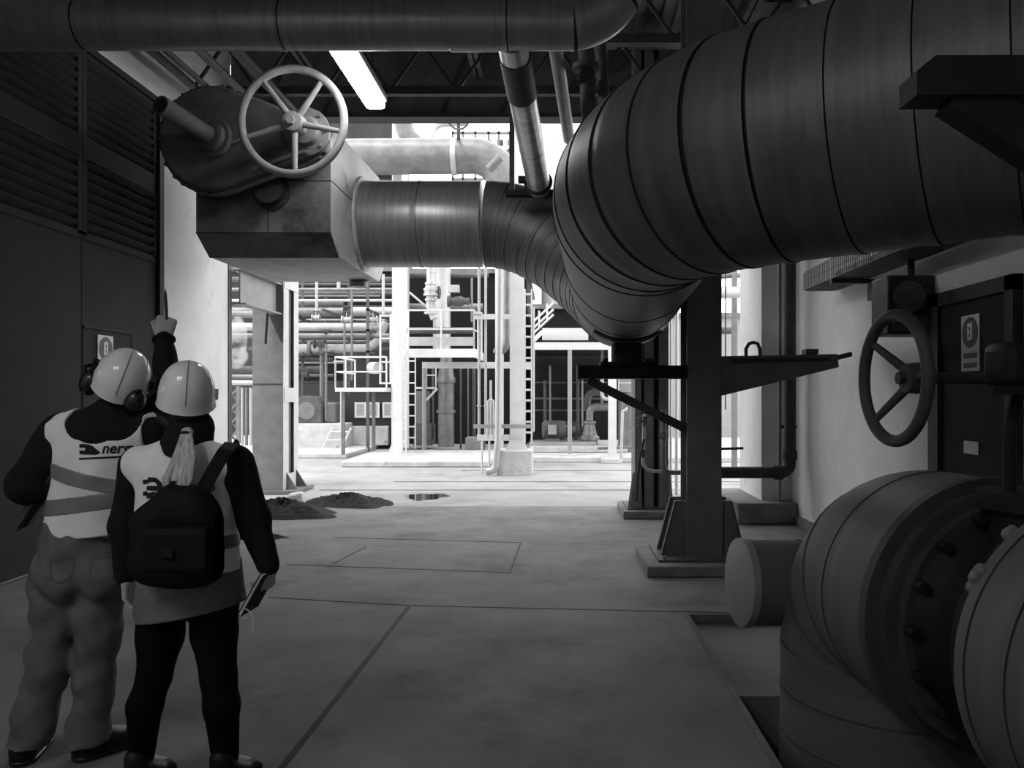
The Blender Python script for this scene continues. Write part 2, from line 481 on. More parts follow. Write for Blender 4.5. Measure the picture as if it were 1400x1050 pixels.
for k, x in enumerate((-3.4, -1.1, 0.6, 2.3)):
    t = MB(); ibeam(t, (x, 5.0, 6.22), (x, 11.4, 6.22), 0.26, 0.14)
    tag(make('purlin', t, 'steel_mid'), ['roof purlin over the big valve, running the length of the hall', 'roof purlin over the middle of the hall, beside the lamp', 'roof purlin above the leaning lagged pipe', 'roof purlin along the right-hand wall'][k], 'purlin', 'roof purlins')
# paler roof sheets between the steel
for k, (x0, x1, y0, y1) in enumerate(((-3.9, -3.0, 10.4, 11.0), (-2.8, -2.1, 10.4, 11.0), (-0.9, -0.2, 9.8, 10.8), (0.0, 0.5, 9.8, 10.8), (0.7, 2.9, 5.0, 8.2))):
    t = MB().box(x0, x1, y0, y1, 6.5, 6.52)
    tag(make('ceiling_sheet', t, 'roof_pale'), ['pale roof sheet over the left edge of the handwheel', 'pale roof sheet over the right edge of the handwheel', 'pale roof sheet beyond the lamp, under the middle purlin', 'pale roof sheet behind the leaning lagged pipe', 'long pale roof sheet over the huge lagged bend'][k], 'roof panel', 'pale roof sheets')
# rails and conduits along the top of the left wall
for k, (x, z, r, lab) in enumerate(((-4.35, 5.3, 0.05, 'dark conduit along the top of the left wall, nearest the plaster'), (-4.1, 5.22, 0.035, 'thin dark conduit along the left wall, second from the plaster'),
                                    (-3.85, 5.32, 0.05, 'dark conduit along the left wall, third from the plaster'), (-3.5, 5.38, 0.07, 'thick dark conduit along the left wall, farthest from the plaster'))):
    tag(make('conduit', MB().tube([(x, 4.0, z), (x, 11.45, z)], r, 10), 'steel_dark' if k % 2 else 'steel_mid'), lab, 'conduit', 'conduits under the roof')

# ---------------------------------------------------------------- fluorescent lamps
def lamp(x, y0, label):
    y1 = y0 + 1.4; z = 4.52
    t = thing('fluorescent_lamp', label, 'lamp', (x, (y0 + y1) / 2, z), 'fluorescent lamps under the roof')
    hs = MB(); hs.box(x - 0.11, x + 0.11, y0, y1, z + 0.035, z + 0.1)
    make('housing', hs, 'steel_pale', t, bevel=0.01)
    make('diffuser', MB().box(x - 0.095, x + 0.095, y0 + 0.02, y1 - 0.02, z - 0.05, z + 0.034), 'tube_glow', t, bevel=0.03)
    for y in (y0 + 0.2, y1 - 0.2): make('hanger', MB().cyl((x, y, z + 0.1), (x, y, 6.3), 0.008, n=8), 'steel_dark', t)
    return t
lamp(-1.81, 6.72, 'lit fluorescent lamp hanging lengthwise above the handwheel')
lamp(-3.3, -1.2, 'lit fluorescent lamp behind the camera, near the left wall')
lamp(-2.2, -1.2, 'lit fluorescent lamp behind the camera, second from the left wall')
# ================================================================ the huge lagged S-shaped main
R0 = 0.52
def conn(y): return Vector((0.51 + 0.055 * (y - 4.77), y, 2.672 - 0.02 * (y - 4.77)))
corner = Vector((0.468, 3.91, 2.69)); far_r = corner + Vector((2.21, -1.46, 0.08))
near = fillet([conn(8.0), corner, far_r], 1.15, 26)            # in order: from the yard side to the right-hand wall
A0 = Vector((-2.352, 9.86, 3.69)); A1 = Vector((-0.85, 9.86, 3.69)); B3 = conn(8.0)
B1 = A1 + Vector((0.95, 0, 0)); B2 = conn(9.25) + Vector((0.04, 0, -0.07))
bez = []
for i in range(33):
    t = i / 32; bez.append(A1 * (1 - t) ** 3 + B1 * (3 * t * (1 - t) ** 2) + B2 * (3 * t * t * (1 - t)) + B3 * t ** 3)
path_s = [A0] + bez + near[1:]
_, us_ = resample(path_s, 10.0)
L1 = (A1 - A0).length
def ulen(p):
    acc = 0; best = (1e9, 0)
    for a, b in zip(path_s[:-1], path_s[1:]):
        L = (b - a).length
        tt = max(0, min(1, (Vector(p) - a).dot(b - a) / max(L * L, 1e-9)))
        dd = ((a.lerp(b, tt)) - Vector(p)).length
        if dd < best[0]: best = (dd, acc + L * tt)
        acc += L
    return best[1], acc
u_b3, u_tot = ulen(B3)
u_c0 = ulen(near[1])[0]; u_c1 = ulen(near[-2])[0]
seams = [0.72, L1]
nb = 13
seams += [L1 + (u_b3 - L1) * (i / nb) ** 1.0 for i in range(1, nb + 1)]
seams += [u_b3 + (u_c0 - u_b3) * k for k in (0.3, 0.62)]
nc = 6
seams += [u_c0 + (u_c1 - u_c0) * i / nc for i in range(0, nc + 1)]
seams += [u_c1 + 0.3 * k for k in range(1, 9)]
# three lengths of the one main: elbow by the valve, the run with the near bend
t = thing('lagged_main', 'huge sheet-clad main that bends across the hall from the valve casing to the right-hand wall', 'pipe', (0.6, 6.0, 2.0))
def sub_path(u0, u1):
    pth, us = resample(path_s, 0.05)
    out = [along(pth, us, u0)] + [p for p, u in zip(pth, us) if u0 + 0.004 < u < u1 - 0.004] + [along(pth, us, u1)]
    return out, [s - u0 for s in seams if u0 < s < u1]
for nm, u0, u1 in (('straight_cladding', 0, L1 + 0.01), ('far_bend_cladding', L1, u_b3), ('run_cladding', u_b3 - 0.004, u_c0), ('near_bend_cladding', u_c0 - 0.004, u_tot)):
    pp, ss = sub_path(u0, u1)
    a, rs, mi = lagged(pp, R0, ss + ([0.05] if nm == 'near_bend_cladding' else []), n=72, gw=0.36, groove=0.008)
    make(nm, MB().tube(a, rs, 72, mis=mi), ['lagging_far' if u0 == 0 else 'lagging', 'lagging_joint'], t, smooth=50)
# saddle plate and the trunnion that carries it
sd = MB(); c0 = conn(7.42)
for s in range(15):
    a0 = -PI / 2 - 0.62 + s * 1.24 / 15; a1 = a0 + 1.24 / 15
    q = [Vector((c0.x + (R0 + 0.006) * math.cos(a), 0, c0.z + (R0 + 0.006) * math.sin(a))) for a in (a0, a1)]
    q2 = [Vector((c0.x + (R0 + 0.03) * math.cos(a), 0, c0.z + (R0 + 0.03) * math.sin(a))) for a in (a0, a1)]
    sd.prism([(q[0].x, 7.3, q[0].z), (q[1].x, 7.3, q[1].z), (q2[1].x, 7.3, q2[1].z), (q2[0].x, 7.3, q2[0].z)], (0, 0.3, 0))
make('saddle_plate', sd, 'steel_mid', t)
tr = thing('trunnion_support', 'short dark round trunnion between the huge main and the bracket beam', 'pipe support', (c0.x, 7.42, 1.87))
zb = c0.z - R0 - 0.03
make('post', MB().cyl((c0.x, 7.42, 1.9), (c0.x, 7.42, zb + 0.004), 0.145, n=28), 'steel_black', tr)
make('foot_plate', MB().box(c0.x - 0.25, c0.x + 0.25, 7.25, 7.6, 1.872, 1.9), 'steel_black', tr)
for sx in (-1, 1):
    for sy in (-1, 1): make('bolt', MB().cyl((c0.x + sx * 0.2, 7.42 + sy * 0.12, 1.9), (c0.x + sx * 0.2, 7.42 + sy * 0.12, 1.935), 0.022, n=6), 'steel_black', tr)

# ---------------------------------------------------------------- column that carries it
def hcol(name, label, x0, x1, y0, y1, ztop, m, base, plinth, gz, gw, t_=0.022):
    t = thing(name, label, 'column', ((x0 + x1) / 2, (y0 + y1) / 2, 0))
    bz = base[4]
    make('front_flange', MB().box(x0, x1, y0, y0 + t_, bz + 0.02, ztop), m, t)
    make('rear_flange', MB().box(x0, x1, y1 - t_, y1, bz + 0.02, ztop), m, t)
    xm = (x0 + x1) / 2
    make('web', MB().box(xm - 0.012, xm + 0.012, y0 + t_, y1 - t_, bz + 0.02, ztop), m, t)
    for sx, xe in ((-1, x0), (1, x1)):
        for yy in (y0 + 0.05, y1 - t_):
            make('gusset', MB().prism([(xe, yy, bz + 0.02), (xe + sx * gw, yy, bz + 0.02), (xe + sx * gw * 0.42, yy, gz), (xe, yy, gz)], (0, t_, 0)), m, t)
            make('gusset_edge', MB().prism([(xe + sx * gw, yy - 0.02, bz + 0.02), (xe + sx * gw * 0.42, yy - 0.02, gz), (xe + sx * (gw * 0.42 + 0.012), yy - 0.02, gz), (xe + sx * (gw + 0.012), yy - 0.02, bz + 0.02)], (0, t_ + 0.04, 0)), 'steel_mid', t)
    for xe in (x0, x1): make('lit_edge_strip', MB().box(xe - 0.006, xe + 0.006, y0 - 0.006, y0 - 0.0005, bz + 0.02, gz + 0.02), 'steel_grey', t)  # thin paler strips added to stand in for light catching the flange edges
    make('base_plate', MB().box(base[0], base[1], base[2], base[3], bz, bz + 0.02), 'steel_mid', t)
    for bx in (base[0] + 0.06, base[1] - 0.06):
        make('anchor_bolt', MB().cyl((bx, base[2] + 0.05, bz + 0.02), (bx, base[2] + 0.05, bz + 0.05), 0.018, n=6), 'steel_grey', t)
    make('plinth', MB().box(plinth[0], plinth[1], plinth[2], plinth[3], 0.001, bz), 'concrete_block', t, bevel=0.015)
    return t
hcol('steel_column', 'dark steel H-column in the hall that holds the two side brackets', 1.205, 1.525, 7.4, 7.78, 6.4, 'steel_column', (0.92, 1.72, 7.2, 7.98, 0.1), (0.8, 1.84, 7.04, 8.1), 0.62, 0.22)
# left bracket
b = thing('support_bracket', 'dark bracket beam with diagonal strut, left of the hall column', 'bracket', (0.7, 7.5, 1.45))
bm_ = MB()
bm_.box(0.22, 1.2, 7.32, 7.335, 1.75, 1.87); bm_.box(0.22, 1.2, 7.335, 7.6, 1.855, 1.87); bm_.box(0.22, 1.2, 7.335, 7.6, 1.75, 1.765)
make('channel', bm_, 'steel_black', b)
make('end_plate', MB().box(0.195, 0.219, 7.3, 7.62, 1.74, 1.88), 'steel_dark', b)
make('strut', MB().bar((0.3, 7.47, 1.735), (1.2, 7.47, 1.29), 0.1, 0.08), 'steel_dark', b)
# right tapered bracket with a lifting eye
b = thing('tapered_bracket', 'dark tapered bracket arm on the right of the hall column, with a lifting eye', 'bracket', (2.0, 7.55, 1.55))
Y = 7.5
pl = [P(987, 487, Y), P(1145, 484, Y), P(1147, 502, Y), P(1090, 516, Y), P(987, 541, Y)]
make('arm', MB().prism(pl, (0, 0.16, 0)), 'steel_column', b)
make('rib', MB().prism([P(1000, 491, Y) - V(0, 0.012, 0), P(1135, 489, Y) - V(0, 0.012, 0), P(1135, 494, Y) - V(0, 0.012, 0), P(1000, 497, Y) - V(0, 0.012, 0)], (0, 0.011, 0)), 'steel_dark', b)
eye = [P(1020, 488, Y + .08), P(1020, 477, Y + .08), P(1024, 470, Y + .08), P(1030, 468, Y + .08), P(1036, 470, Y + .08), P(1039, 478, Y + .08), P(1039, 488, Y + .08)]
make('lifting_eye', MB().tube(eye, 0.017, 8), 'steel_mid', b)
make('wedge_clip', MB().box(P(1102, 0, Y).x, P(1119, 0, Y).x, Y, Y + 0.14, P(0, 484, Y).z, P(0, 477, Y).z), 'steel_mid', b)
make('tie_rod', MB().cyl(P(1138, 491, Y + 0.08), P(1164, 484, Y + 0.08), 0.024, n=10), 'steel_dark', b)
# the column on the yard edge
t = thing('steel_column', 'grey built-up steel column at the yard edge, behind the small valves', 'column', (1.25, 10.8, 0))
Y = 10.6
def cx(px): return P(px, 0, Y).x
make('left_flange', MB().box(cx(868), cx(877), Y, Y + 0.5, 0.12, 6.4), 'steel_grey', t)
make('centre_plate', MB().box(cx(881), cx(894), Y + 0.02, Y + 0.06, 0.12, 6.4), 'steel_grey', t)
make('right_flange', MB().box(cx(901), cx(914), Y, Y + 0.5, 0.12, 6.4), 'steel_grey', t)
make('web', MB().box(cx(877), cx(901), Y + 0.2, Y + 0.24, 0.12, 6.4), 'steel_dark', t)
for xa_, xb_, xc_ in ((868, 858, 865), (914, 921, 916)):
    make('gusset', MB().prism([(cx(xa_), Y - 0.02, 0.12), (cx(xb_), Y - 0.02, 0.12), (cx(xc_), Y - 0.02, 0.58), (cx(xa_), Y - 0.02, 0.58)], (0, 0.02, 0)), 'steel_pale', t)
make('gusset_front', MB().prism([(cx(878), Y - 0.03, 0.12), (cx(862), Y - 0.03, 0.12), (cx(868), Y - 0.03, 0.58), (cx(876), Y - 0.03, 0.58)], (0, 0.009, 0)), 'steel_grey', t)
make('base_plate', MB().box(cx(857), cx(922), Y - 0.1, Y + 0.65, 0.1, 0.12), 'steel_mid', t)
make('plinth', MB().box(cx(850), cx(932), Y - 0.25, Y + 0.8, 0.001, 0.1), 'concrete_block', t, bevel=0.015)

# ---------------------------------------------------------------- insulated valve casing, big butterfly valve on the left
prof = [(8.45, 3.305), (8.45, 4.28), (8.62, 4.44), (10.75, 4.5), (11.15, 4.2), (11.15, 3.42), (10.75, 3.11), (8.78, 3.1)]
t = thing('valve_casing', 'large faceted sheet-metal insulation casing around the valve on the left', 'insulation casing', (-3.0, 9.8, 3.1))
XL, XR = -3.78, -2.36
make('casing_body', MB().prism([(XL, y, z) for y, z in prof], (XR - XL, 0, 0)), 'lagging_box', t, bevel=0.008)
cf = MB()
cf.box(XL + 0.004, XR - 0.004, 8.444, 8.4498, 3.308, 4.277)
cf.prism([(XL + 0.004, 8.449, 3.303), (XL + 0.004, 8.777, 3.0985), (XL + 0.004, 8.772, 3.0925), (XL + 0.004, 8.444, 3.2975)], (XR - XL - 0.008, 0, 0))
make('front_panel', cf, 'casing_dirty', t)
sm = MB()
sm.box(XL, XR + 0.003, 8.439, 8.4435, 3.298, 3.308)
sm.box(XL, XR + 0.003, 8.44, 8.4435, 3.845, 3.853)
sm.bar((-3.02, 8.4415, 3.31), (-3.02, 8.4415, 4.28), 0.008, 0.004, up=(0, 1, 0))
sm.bar((XR + 0.002, 8.46, 3.85), (XR + 0.002, 11.1, 3.85), 0.004, 0.008)
make('casing_seams', sm, 'lagging_joint', t)
make('pipe_collar', MB().lathe((XR + 0.001, 9.86, 3.69), (1, 0, 0), [(0.57, 0), (0.57, 0.03), (0.53, 0.04)], 56), 'lagging_box', t)
make('drain_boss', MB().cyl((-2.6, 10.6, 3.02), (-2.6, 10.6, 3.098), 0.12, 0.12, 20), 'pipe_grey', t)
make('neck', MB().lathe((P(372, 0, 8.45).x, 8.438, P(0, 262, 8.45).z), (0, -1, 0), [(0.2, 0), (0.2, 0.02), (0.15, 0.03), (0.15, 0.13)], 28), 'steel_dark', t)

t = thing('gear_operator', 'dark round gear housing of the big valve, with a long lever tube', 'valve gearbox', (-3.4, 8.2, 3.6))
Yg = 8.06
gc = P(287, 187, Yg); gr = S(76, Yg)
hb = MB()
arm_c = P(415, 188, Yg)
# teardrop plate: big disc merging into the worm housing on the right
def teardrop(r1, r2):
    d = arm_c - gc; L = d.length; a = math.atan2(d.z, d.x); be = math.acos((r1 - r2) / L)
    pts = []
    for i in range(41):
        th = a + be + (2 * PI - 2 * be) * i / 40; pts.append(Vector((gc.x + r1 * math.cos(th), Yg, gc.z + r1 * math.sin(th))))
    for i in range(15):
        th = a - be + 2 * be * i / 14; pts.append(Vector((arm_c.x + r2 * math.cos(th), Yg, arm_c.z + r2 * math.sin(th))))
    return pts
hb.prism(teardrop(gr - 0.035, S(29, Yg) - 0.03), (0, 0.34, 0))
make('gear_housing', hb, 'steel_mid', t, bevel=0.03)
make('flange_rim', MB().prism([p + V(0, 0.12, 0) for p in teardrop(gr, S(31, Yg))], (0, 0.06, 0)), 'steel_column', t, bevel=0.01)
for i in range(22):
    q = teardrop(gr - 0.012, S(31, Yg) - 0.012)
    p = q[int(i * len(q) / 22)]
    make('bolt', MB().cyl(p + V(0, 0.075, 0), p + V(0, 0.12, 0), 0.02, n=6), 'steel_mid', t)
d1 = P(296, 192, Yg - 0.02); d2 = P(219, 143, 7.35)
make('collar', MB().lathe(d1, d2 - d1, [(0.19, 0), (0.19, 0.05), (0.15, 0.055), (0.15, 0.11), (0.12, 0.13)], 32), 'steel_mid', t)
lv = MB().lathe(d1, d2 - d1, [(0.088, 0.1), (0.088, (d2 - d1).length), (0.072, (d2 - d1).length), (0.072, (d2 - d1).length - 0.15), (0.0, (d2 - d1).length - 0.15)], 24, caps=False)
make('lever_tube', lv, 'steel_mid', t)
rr = MB()
for px, py, px2, py2 in ((318, 196, 428, 158), (345, 232, 436, 200)):
    rr.bar(P(px, py, Yg - 0.01), P(px2, py2, Yg - 0.01), 0.03, 0.05, up=(0, 1, 0))
make('housing_ribs', rr, 'steel_column', t)
wc = P(424, 178, Yg - 0.06)
ax_w = (P(400, 165, 7.6) - P(424, 178, Yg)).normalized()
make('worm_bearing', MB().lathe(P(424, 182, Yg + 0.05), ax_w, [(0.2, 0), (0.2, 0.06), (0.23, 0.065), (0.23, 0.1), (0.15, 0.12), (0.13, 0.2), (0.08, 0.22)], 32), 'steel_grey', t)
for i in range(8):
    x_, y_, _d = frame_of(ax_w); a = 2 * PI * i / 8
    c_ = P(424, 182, Yg + 0.05) + ax_w * 0.1 + x_ * (0.2 * math.cos(a)) + y_ * (0.2 * math.sin(a))
    make('bolt', MB().cyl(c_, c_ + ax_w * 0.03, 0.017, n=6), 'steel_grey', t)

def handwheel(name, label, c, axis, R, r, angs, hub_off, m, shaft, xref=None):
    """rim centre c; hub sits hub_off further along axis; spokes at the given angles"""
    c = Vector(c); x, y, d = frame_of(axis)
    t = thing(name, label, 'handwheel', c - V(0, 0, R))
    make('rim', MB().torus(c, d, R, r, 64, 14), m, t)
    h = c + d * hub_off
    make('hub', MB().lathe(h - d * r * 2.2, d, [(r * 1.3, 0), (r * 2.4, r * 0.3), (r * 2.6, r * 2.2), (r * 2.6, r * 4.2), (r * 1.6, r * 4.6)], 24), m, t)
    for a in angs:
        e = c + x * (R * math.cos(a)) + y * (R * math.sin(a))
        make('spoke', MB().cyl(h + (e - h).normalized() * r * 1.5, e, r * 0.85, r * 0.6, 12), m, t)
    make('hub_nut', MB().cyl(h - d * r * 3.2, h - d * r * 2.0, r * 1.1, n=6), m, t)
    make('shaft', MB().cyl(h, h + d * shaft, r * 0.95, n=14), m, t)
    return t
hc = P(400, 166, 7.6)
axn = (P(421, 180, 8.0) - hc).normalized(); axn = (axn * 0.35 + V(0.02, 1, 0.02)).normalized()
x_, y_, d_ = frame_of(axn)
def wheel_ang(dx, dz): 
    v = Vector((dx, 0, dz)); return math.atan2(v.dot(y_), v.dot(x_))
handwheel('handwheel', 'large pale five-spoked handwheel on the gear housing of the big valve', hc, axn, S(71, 7.6), 0.038,
          [wheel_ang(math.cos(a), math.sin(a)) for a in [math.radians(q) for q in (53, 126, -12, -88, 198)]], 0.05, 'wheel_paint', 0.25)

# ---------------------------------------------------------------- pipes under the roof
t = thing('overhead_pipe', 'thick dark lagged pipe crossing overhead from the left wall, turning up at its right end', 'pipe', (-2, 6.2, 4.27))
pp = fillet([(WL + 0.02, 6.2, 4.45), (0.42, 6.2, 4.45), (0.75, 6.05, 5.6)], 0.42, 14)
a, rs, mi = lagged(pp, 0.185, [1.02, 2.57, 3.93, 4.12, 4.29, 4.8, 5.2], n=36, step=0.08, groove=0.006, lip=0.004)
make('cladding', MB().tube(a, rs, 36, mis=mi), ['lagging_top', 'lagging_joint'], t, smooth=50)
make('clamp_band', MB().lathe((-0.82, 6.2, 4.45), (1, 0, 0), [(0.187, 0), (0.193, 0.005), (0.193, 0.36), (0.187, 0.365)], 36), 'lagging_top', t)
t = thing('leaning_pipe', 'grey lagged pipe slanting down from the overhead pipe to the hanger bar', 'pipe', P(737, 255, 8.9))
a0, a1 = P(700, 55, 6.62), P(737, 256, 8.9)
dd = (a1 - a0).normalized()
make('upper_sleeve', MB().cyl(a0 + dd * 0.2, a0 + dd * 0.72, 0.137, n=28), 'steel_dark', t)
aa, rs, mi = lagged([a0, a1], 0.128, [1.6, 2.3], n=32, groove=0.004, lip=0.003)
make('cladding', MB().tube(aa, rs, 32, mis=mi), ['cladding_bright', 'lagging_joint'], t, smooth=50)
make('pipe_clamp', MB().torus(a1 - dd * 0.1, dd, 0.137, 0.02, 28, 8), 'steel_black', t)
make('clamp_lug', MB().obox(a1 - dd * 0.12 + V(-0.17, 0, 0.02), (1, 0, 0), (0, 1, 0), (0, 0, 1), 0.045, 0.05, 0.03), 'steel_black', t)
t = thing('pipe_hanger', 'thin dark hanger rod with a cross bar under the slanting pipe', 'pipe hanger', P(700, 266, 8.98))
make('rod', MB().bar(P(700, 262, 9.0), P(700, 262, 9.0) + V(0, 0, 2.6), 0.055, 0.055), 'steel_dark', t)
make('cross_bar', MB().box(P(692, 0, 9).x, P(768, 0, 9).x, 8.9, 9.05, P(0, 269, 9).z, P(0, 262, 9).z), 'steel_black', t)
pipe('sloping_pipe', 'narrow pale pipe slanting beside the grey lagged pipe, left of the huge bend', [P(757, 45, 6.7), P(778, 190, 9.2)], 0.065, 'pipe_grey', n=18)
pipe('drop_pipe', 'dark vertical pipe between the narrow pale pipe and the huge bend', [P(800, 45, 7.6), P(806, 170, 7.6)], 0.075, 'pipe_dull', n=18, flanges=((P(801, 92, 7.6), (0, 0, 1)),))
pipe('drop_pipe', 'second dark vertical pipe, half hidden by the huge bend', [P(820, 45, 7.9), P(826, 150, 7.9)], 0.055, 'pipe_dull', n=16)
# black knee bracket on the right, in front of the main
t = thing('knee_bracket', 'black steel knee bracket in front of the huge main at the upper right', 'bracket', (2.2, 1.7, 1.9))
Y = 1.7
za, zb_ = P(0, 75, Y).z, P(0, 129, Y).z
make('arm', MB().prism([(P(1280, 0, Y).x, Y, za), (WR - 0.002, Y, za), (WR - 0.002, Y, zb_), (P(1254, 0, Y).x, Y, zb_), (P(1254, 0, Y).x, Y, P(0, 96, Y).z)], (0, 0.09, 0)), 'steel_black', t)
make('diagonal', MB().bar(P(1302, 128, Y + .045), P(1302, 128, Y + .045) + V(0.87, 0, -0.56), 0.07, 0.085), 'steel_black', t)

mat('lagging_low', 0.105, 0.6, 0.15, var=0.2, streak=(9, 1.2, 1.2), bump=0.1, spec=0.3)
# ---------------------------------------------------------------- lower right: elbow out of the pit, valve, second length
RL = 0.5
C1 = Vector((1.62, 3.0, 0.78)); dl = Vector((0.15, -0.985, 0)).normalized()
t = thing('pit_elbow', 'thick lagged elbow rising out of the floor pit at the lower right', 'pipe', (1.5, 3.8, -1.1))
rise = C1 - dl * 0.78
rise.x = C1.x - 0.045
low = Vector((rise.x - 0.02, rise.y, -1.09))
pe = fillet([low, Vector((rise.x, rise.y, 0.78)), C1], 0.66, 20)
_, ue = resample(pe, 10); tot = ue[-1]
a, rs, mi = lagged(pe, RL, [0.5] + [0.9 + k * (tot - 1.05) / 7 for k in range(0, 7)], n=64, step=0.05, groove=0.004, lip=0.003, gw=0.5)
make('cladding', MB().tube(a, rs, 64, mis=mi), ['lagging_low', 'lagging_seam'], t, smooth=50)
make('end_band', MB().lathe(C1 - dl * 0.03, dl, [(RL + 0.012, 0), (RL + 0.012, 0.045), (RL - 0.02, 0.05)], 64), 'steel_dark', t)
s0 = P(1012, 796, 3.95); s1 = Vector((1.5, 4.02, 0.66))
make('branch_stub', MB().cyl(s0, s1, 0.208, n=40), 'lagging_low', t)
make('stub_cap', MB().lathe(s0, s0 - s1, [(0.214, -0.03), (0.214, 0.006), (0.2, 0.012)], 40), 'lagging_pale', t)
make('stub_seam', MB().torus(s0 + (s1 - s0) * 0.5, s1 - s0, 0.208, 0.005, 40, 6), 'lagging_joint', t)
C2 = C1 + dl * 0.5
t = thing('lagged_pipe', 'lagged pipe nearest the camera at the lower right, after the dark valve', 'pipe', (1.7, 1.8, 0.3))
a, rs, mi = lagged([C2, C2 + dl * 2.2], RL, [0.05, 0.22, 0.9, 1.6], n=64, groove=0.004, lip=0.003, gw=0.5)
make('cladding', MB().tube(a, rs, 64, mis=mi), ['lagging_low', 'lagging_seam'], t, smooth=50)
random.seed(3)
for k in range(3):                        # torn insulation at the edge of the cladding
    a_ = math.radians((150, 146, 128)[k]); x_, y_, _ = frame_of(dl)
    up = V(0, 0, 1); sd_ = up.cross(dl).normalized()
    p = C2 - dl * 0.015 + sd_ * (RL * 0.96 * math.cos(a_) * (1 if sd_.x > 0 else -1)) + up * (RL * 0.96 * math.sin(a_))
    mb = MB()
    for j in range(5): mb.ball(p + V(random.uniform(-.02, .02), random.uniform(-.02, .02), random.uniform(-.025, .025)), random.uniform(0.012, 0.024), 9, 6)
    make('insulation_tuft', mb, 'steel_grey', t)
t = thing('gate_valve', 'black flanged valve between the pit elbow and the near lagged pipe', 'valve', (1.6, 2.75, 0.3))
make('inner_flange', MB().lathe(C1 + dl * 0.03, dl, [(0.47, 0), (0.47, 0.05), (0.43, 0.055), (0.43, 0.1)], 56), 'steel_dark', t)
make('valve_body', MB().lathe(C1 + dl * 0.13, dl, [(0.4, 0), (0.36, 0.04), (0.34, 0.12), (0.36, 0.2), (0.4, 0.24)], 48), 'steel_black', t)
make('outer_flange', MB().lathe(C1 + dl * 0.38, dl, [(0.43, 0), (0.43, 0.06), (0.40, 0.065), (0.4, 0.1)], 56), 'steel_black', t)
for i in range(16):
    a = 2 * PI * i / 16; x_, y_, _ = frame_of(dl); c_ = C1 + dl * 0.13 + x_ * (0.415 * math.cos(a)) + y_ * (0.415 * math.sin(a))
    make('bolt', MB().cyl(c_, c_ + dl * 0.05, 0.02, n=6), 'steel_black', t)
cv = C1 + dl * 0.24
make('bonnet', MB().lathe(cv + V(0, 0, 0.3), (0, 0, 1), [(0.16, 0), (0.15, 0.12), (0.19, 0.13), (0.19, 0.19)], 28), 'steel_black', t)
for s in (-1, 1): make('yoke_post', MB().tube([cv + V(s * 0.1, 0, 0.48), cv + V(s * 0.1, 0, 0.7), cv + V(s * 0.07, 0, 0.82)], 0.022, 10), 'steel_black', t)
make('yoke_plate', MB().box(cv.x - 0.22, cv.x + 0.25, cv.y - 0.12, cv.y + 0.12, cv.z + 0.82, cv.z + 0.85), 'steel_black', t)
make('gearbox', MB().box(cv.x - 0.15, cv.x + 0.02, cv.y - 0.09, cv.y + 0.09, cv.z + 0.85, cv.z + 1.0), 'steel_black', t, bevel=0.03)
make('gearbox_dome', MB().cyl(cv + V(0.12, 0, 0.85), cv + V(0.12, 0, 1.03), 0.1, n=24), 'steel_black', t)
hy = 2.9; hcx = P(1222, 517, hy)
axw = V(0.996, 0.087, 0)
x_, y_, d_ = frame_of(axw)
def wa(up, side): 
    v = Vector((0, -side, up)); return math.atan2(v.dot(y_), v.dot(x_))
handwheel('handwheel', 'dark dished handwheel in front of the right-hand wall, on the valve spindle', hcx, axw, S(86, hy), 0.022,
          [wa(math.sin(math.radians(q)), math.cos(math.radians(q))) for q in (28, 148, 268 - 56)] if False else [wa(0.62, -0.78), wa(-0.72, -0.69), wa(0.05, 1.0)], 0.085, 'steel_dark', 0.26)

# ---------------------------------------------------------------- things along the right wall
t = thing('cable_tray', 'perforated steel cable tray along the right-hand wall under the huge main', 'cable tray', (2.8, 7.2, 2.68))
y0, y1 = 5.2, 8.5
x0, x1, z = 2.62, 2.96, 2.7
for nm, xx in (('side_rail', x0), ('side_rail', x1)):
    mb = MB(); mb.box(xx, xx + 0.006, y0, y1, z, z + 0.014); mb.box(xx, xx + 0.006, y0, y1, z + 0.19, z + 0.204)
    k = y0
    while k < y1: mb.box(xx, xx + 0.006, k, k + 0.02, z + 0.014, z + 0.19); k += 0.05
    mb.box(xx, xx + 0.006, y0, y1, z + 0.1, z + 0.108)
    make(nm, mb, 'steel_mid', t)
mb = MB(); k = y0
mb.box(x0, x0 + 0.03, y0, y1, z, z + 0.005); mb.box(x1 - 0.03, x1, y0, y1, z, z + 0.005)
while k < y1: mb.box(x0 + 0.03, x1 - 0.03, k, k + 0.025, z, z + 0.005); k += 0.055
for k in range(4): mb.box(x0 + 0.07 * (k + 1) - 0.012, x0 + 0.07 * (k + 1) + 0.012, y0, y1, z + 0.0002, z + 0.0052)
make('tray_bottom', mb, 'steel_mid', t)
for k, (xx, r) in enumerate(((2.7, 0.02), (2.76, 0.03), (2.84, 0.022))):
    tag(make('cable', MB().tube([(xx, y0, z + 0.006 + r), (xx, y1 - 0.3 * (k + 1), z + 0.006 + r)], r, 10), 'steel_black'), ['thin dark cable in the tray, nearest the hall', 'thick dark cable in the middle of the tray', 'dark cable in the tray, nearest the wall'][k], 'cable', 'cables in the tray')
t = thing('tray_bracket', 'dark bracket that holds the cable tray to the right-hand wall', 'bracket', (2.8, 7.6, 2.6))
make('arm', MB().box(2.6, WR - 0.002, 7.58, 7.64, 2.655, 2.695), 'steel_dark', t); make('wall_plate', MB().box(WR - 0.02, WR - 0.002, 7.52, 7.7, 2.5, 2.654), 'steel_dark', t)
t = thing('horn_box', 'dark square loudspeaker box with a round grille on the right-hand wall by the door', 'loudspeaker', (2.8, 6.5, 2.0))
Yb = 6.35
x0, x1 = P(1214, 0, Yb).x, WR - 0.01
z0, z1 = P(0, 457, Yb).z, P(0, 376, Yb).z
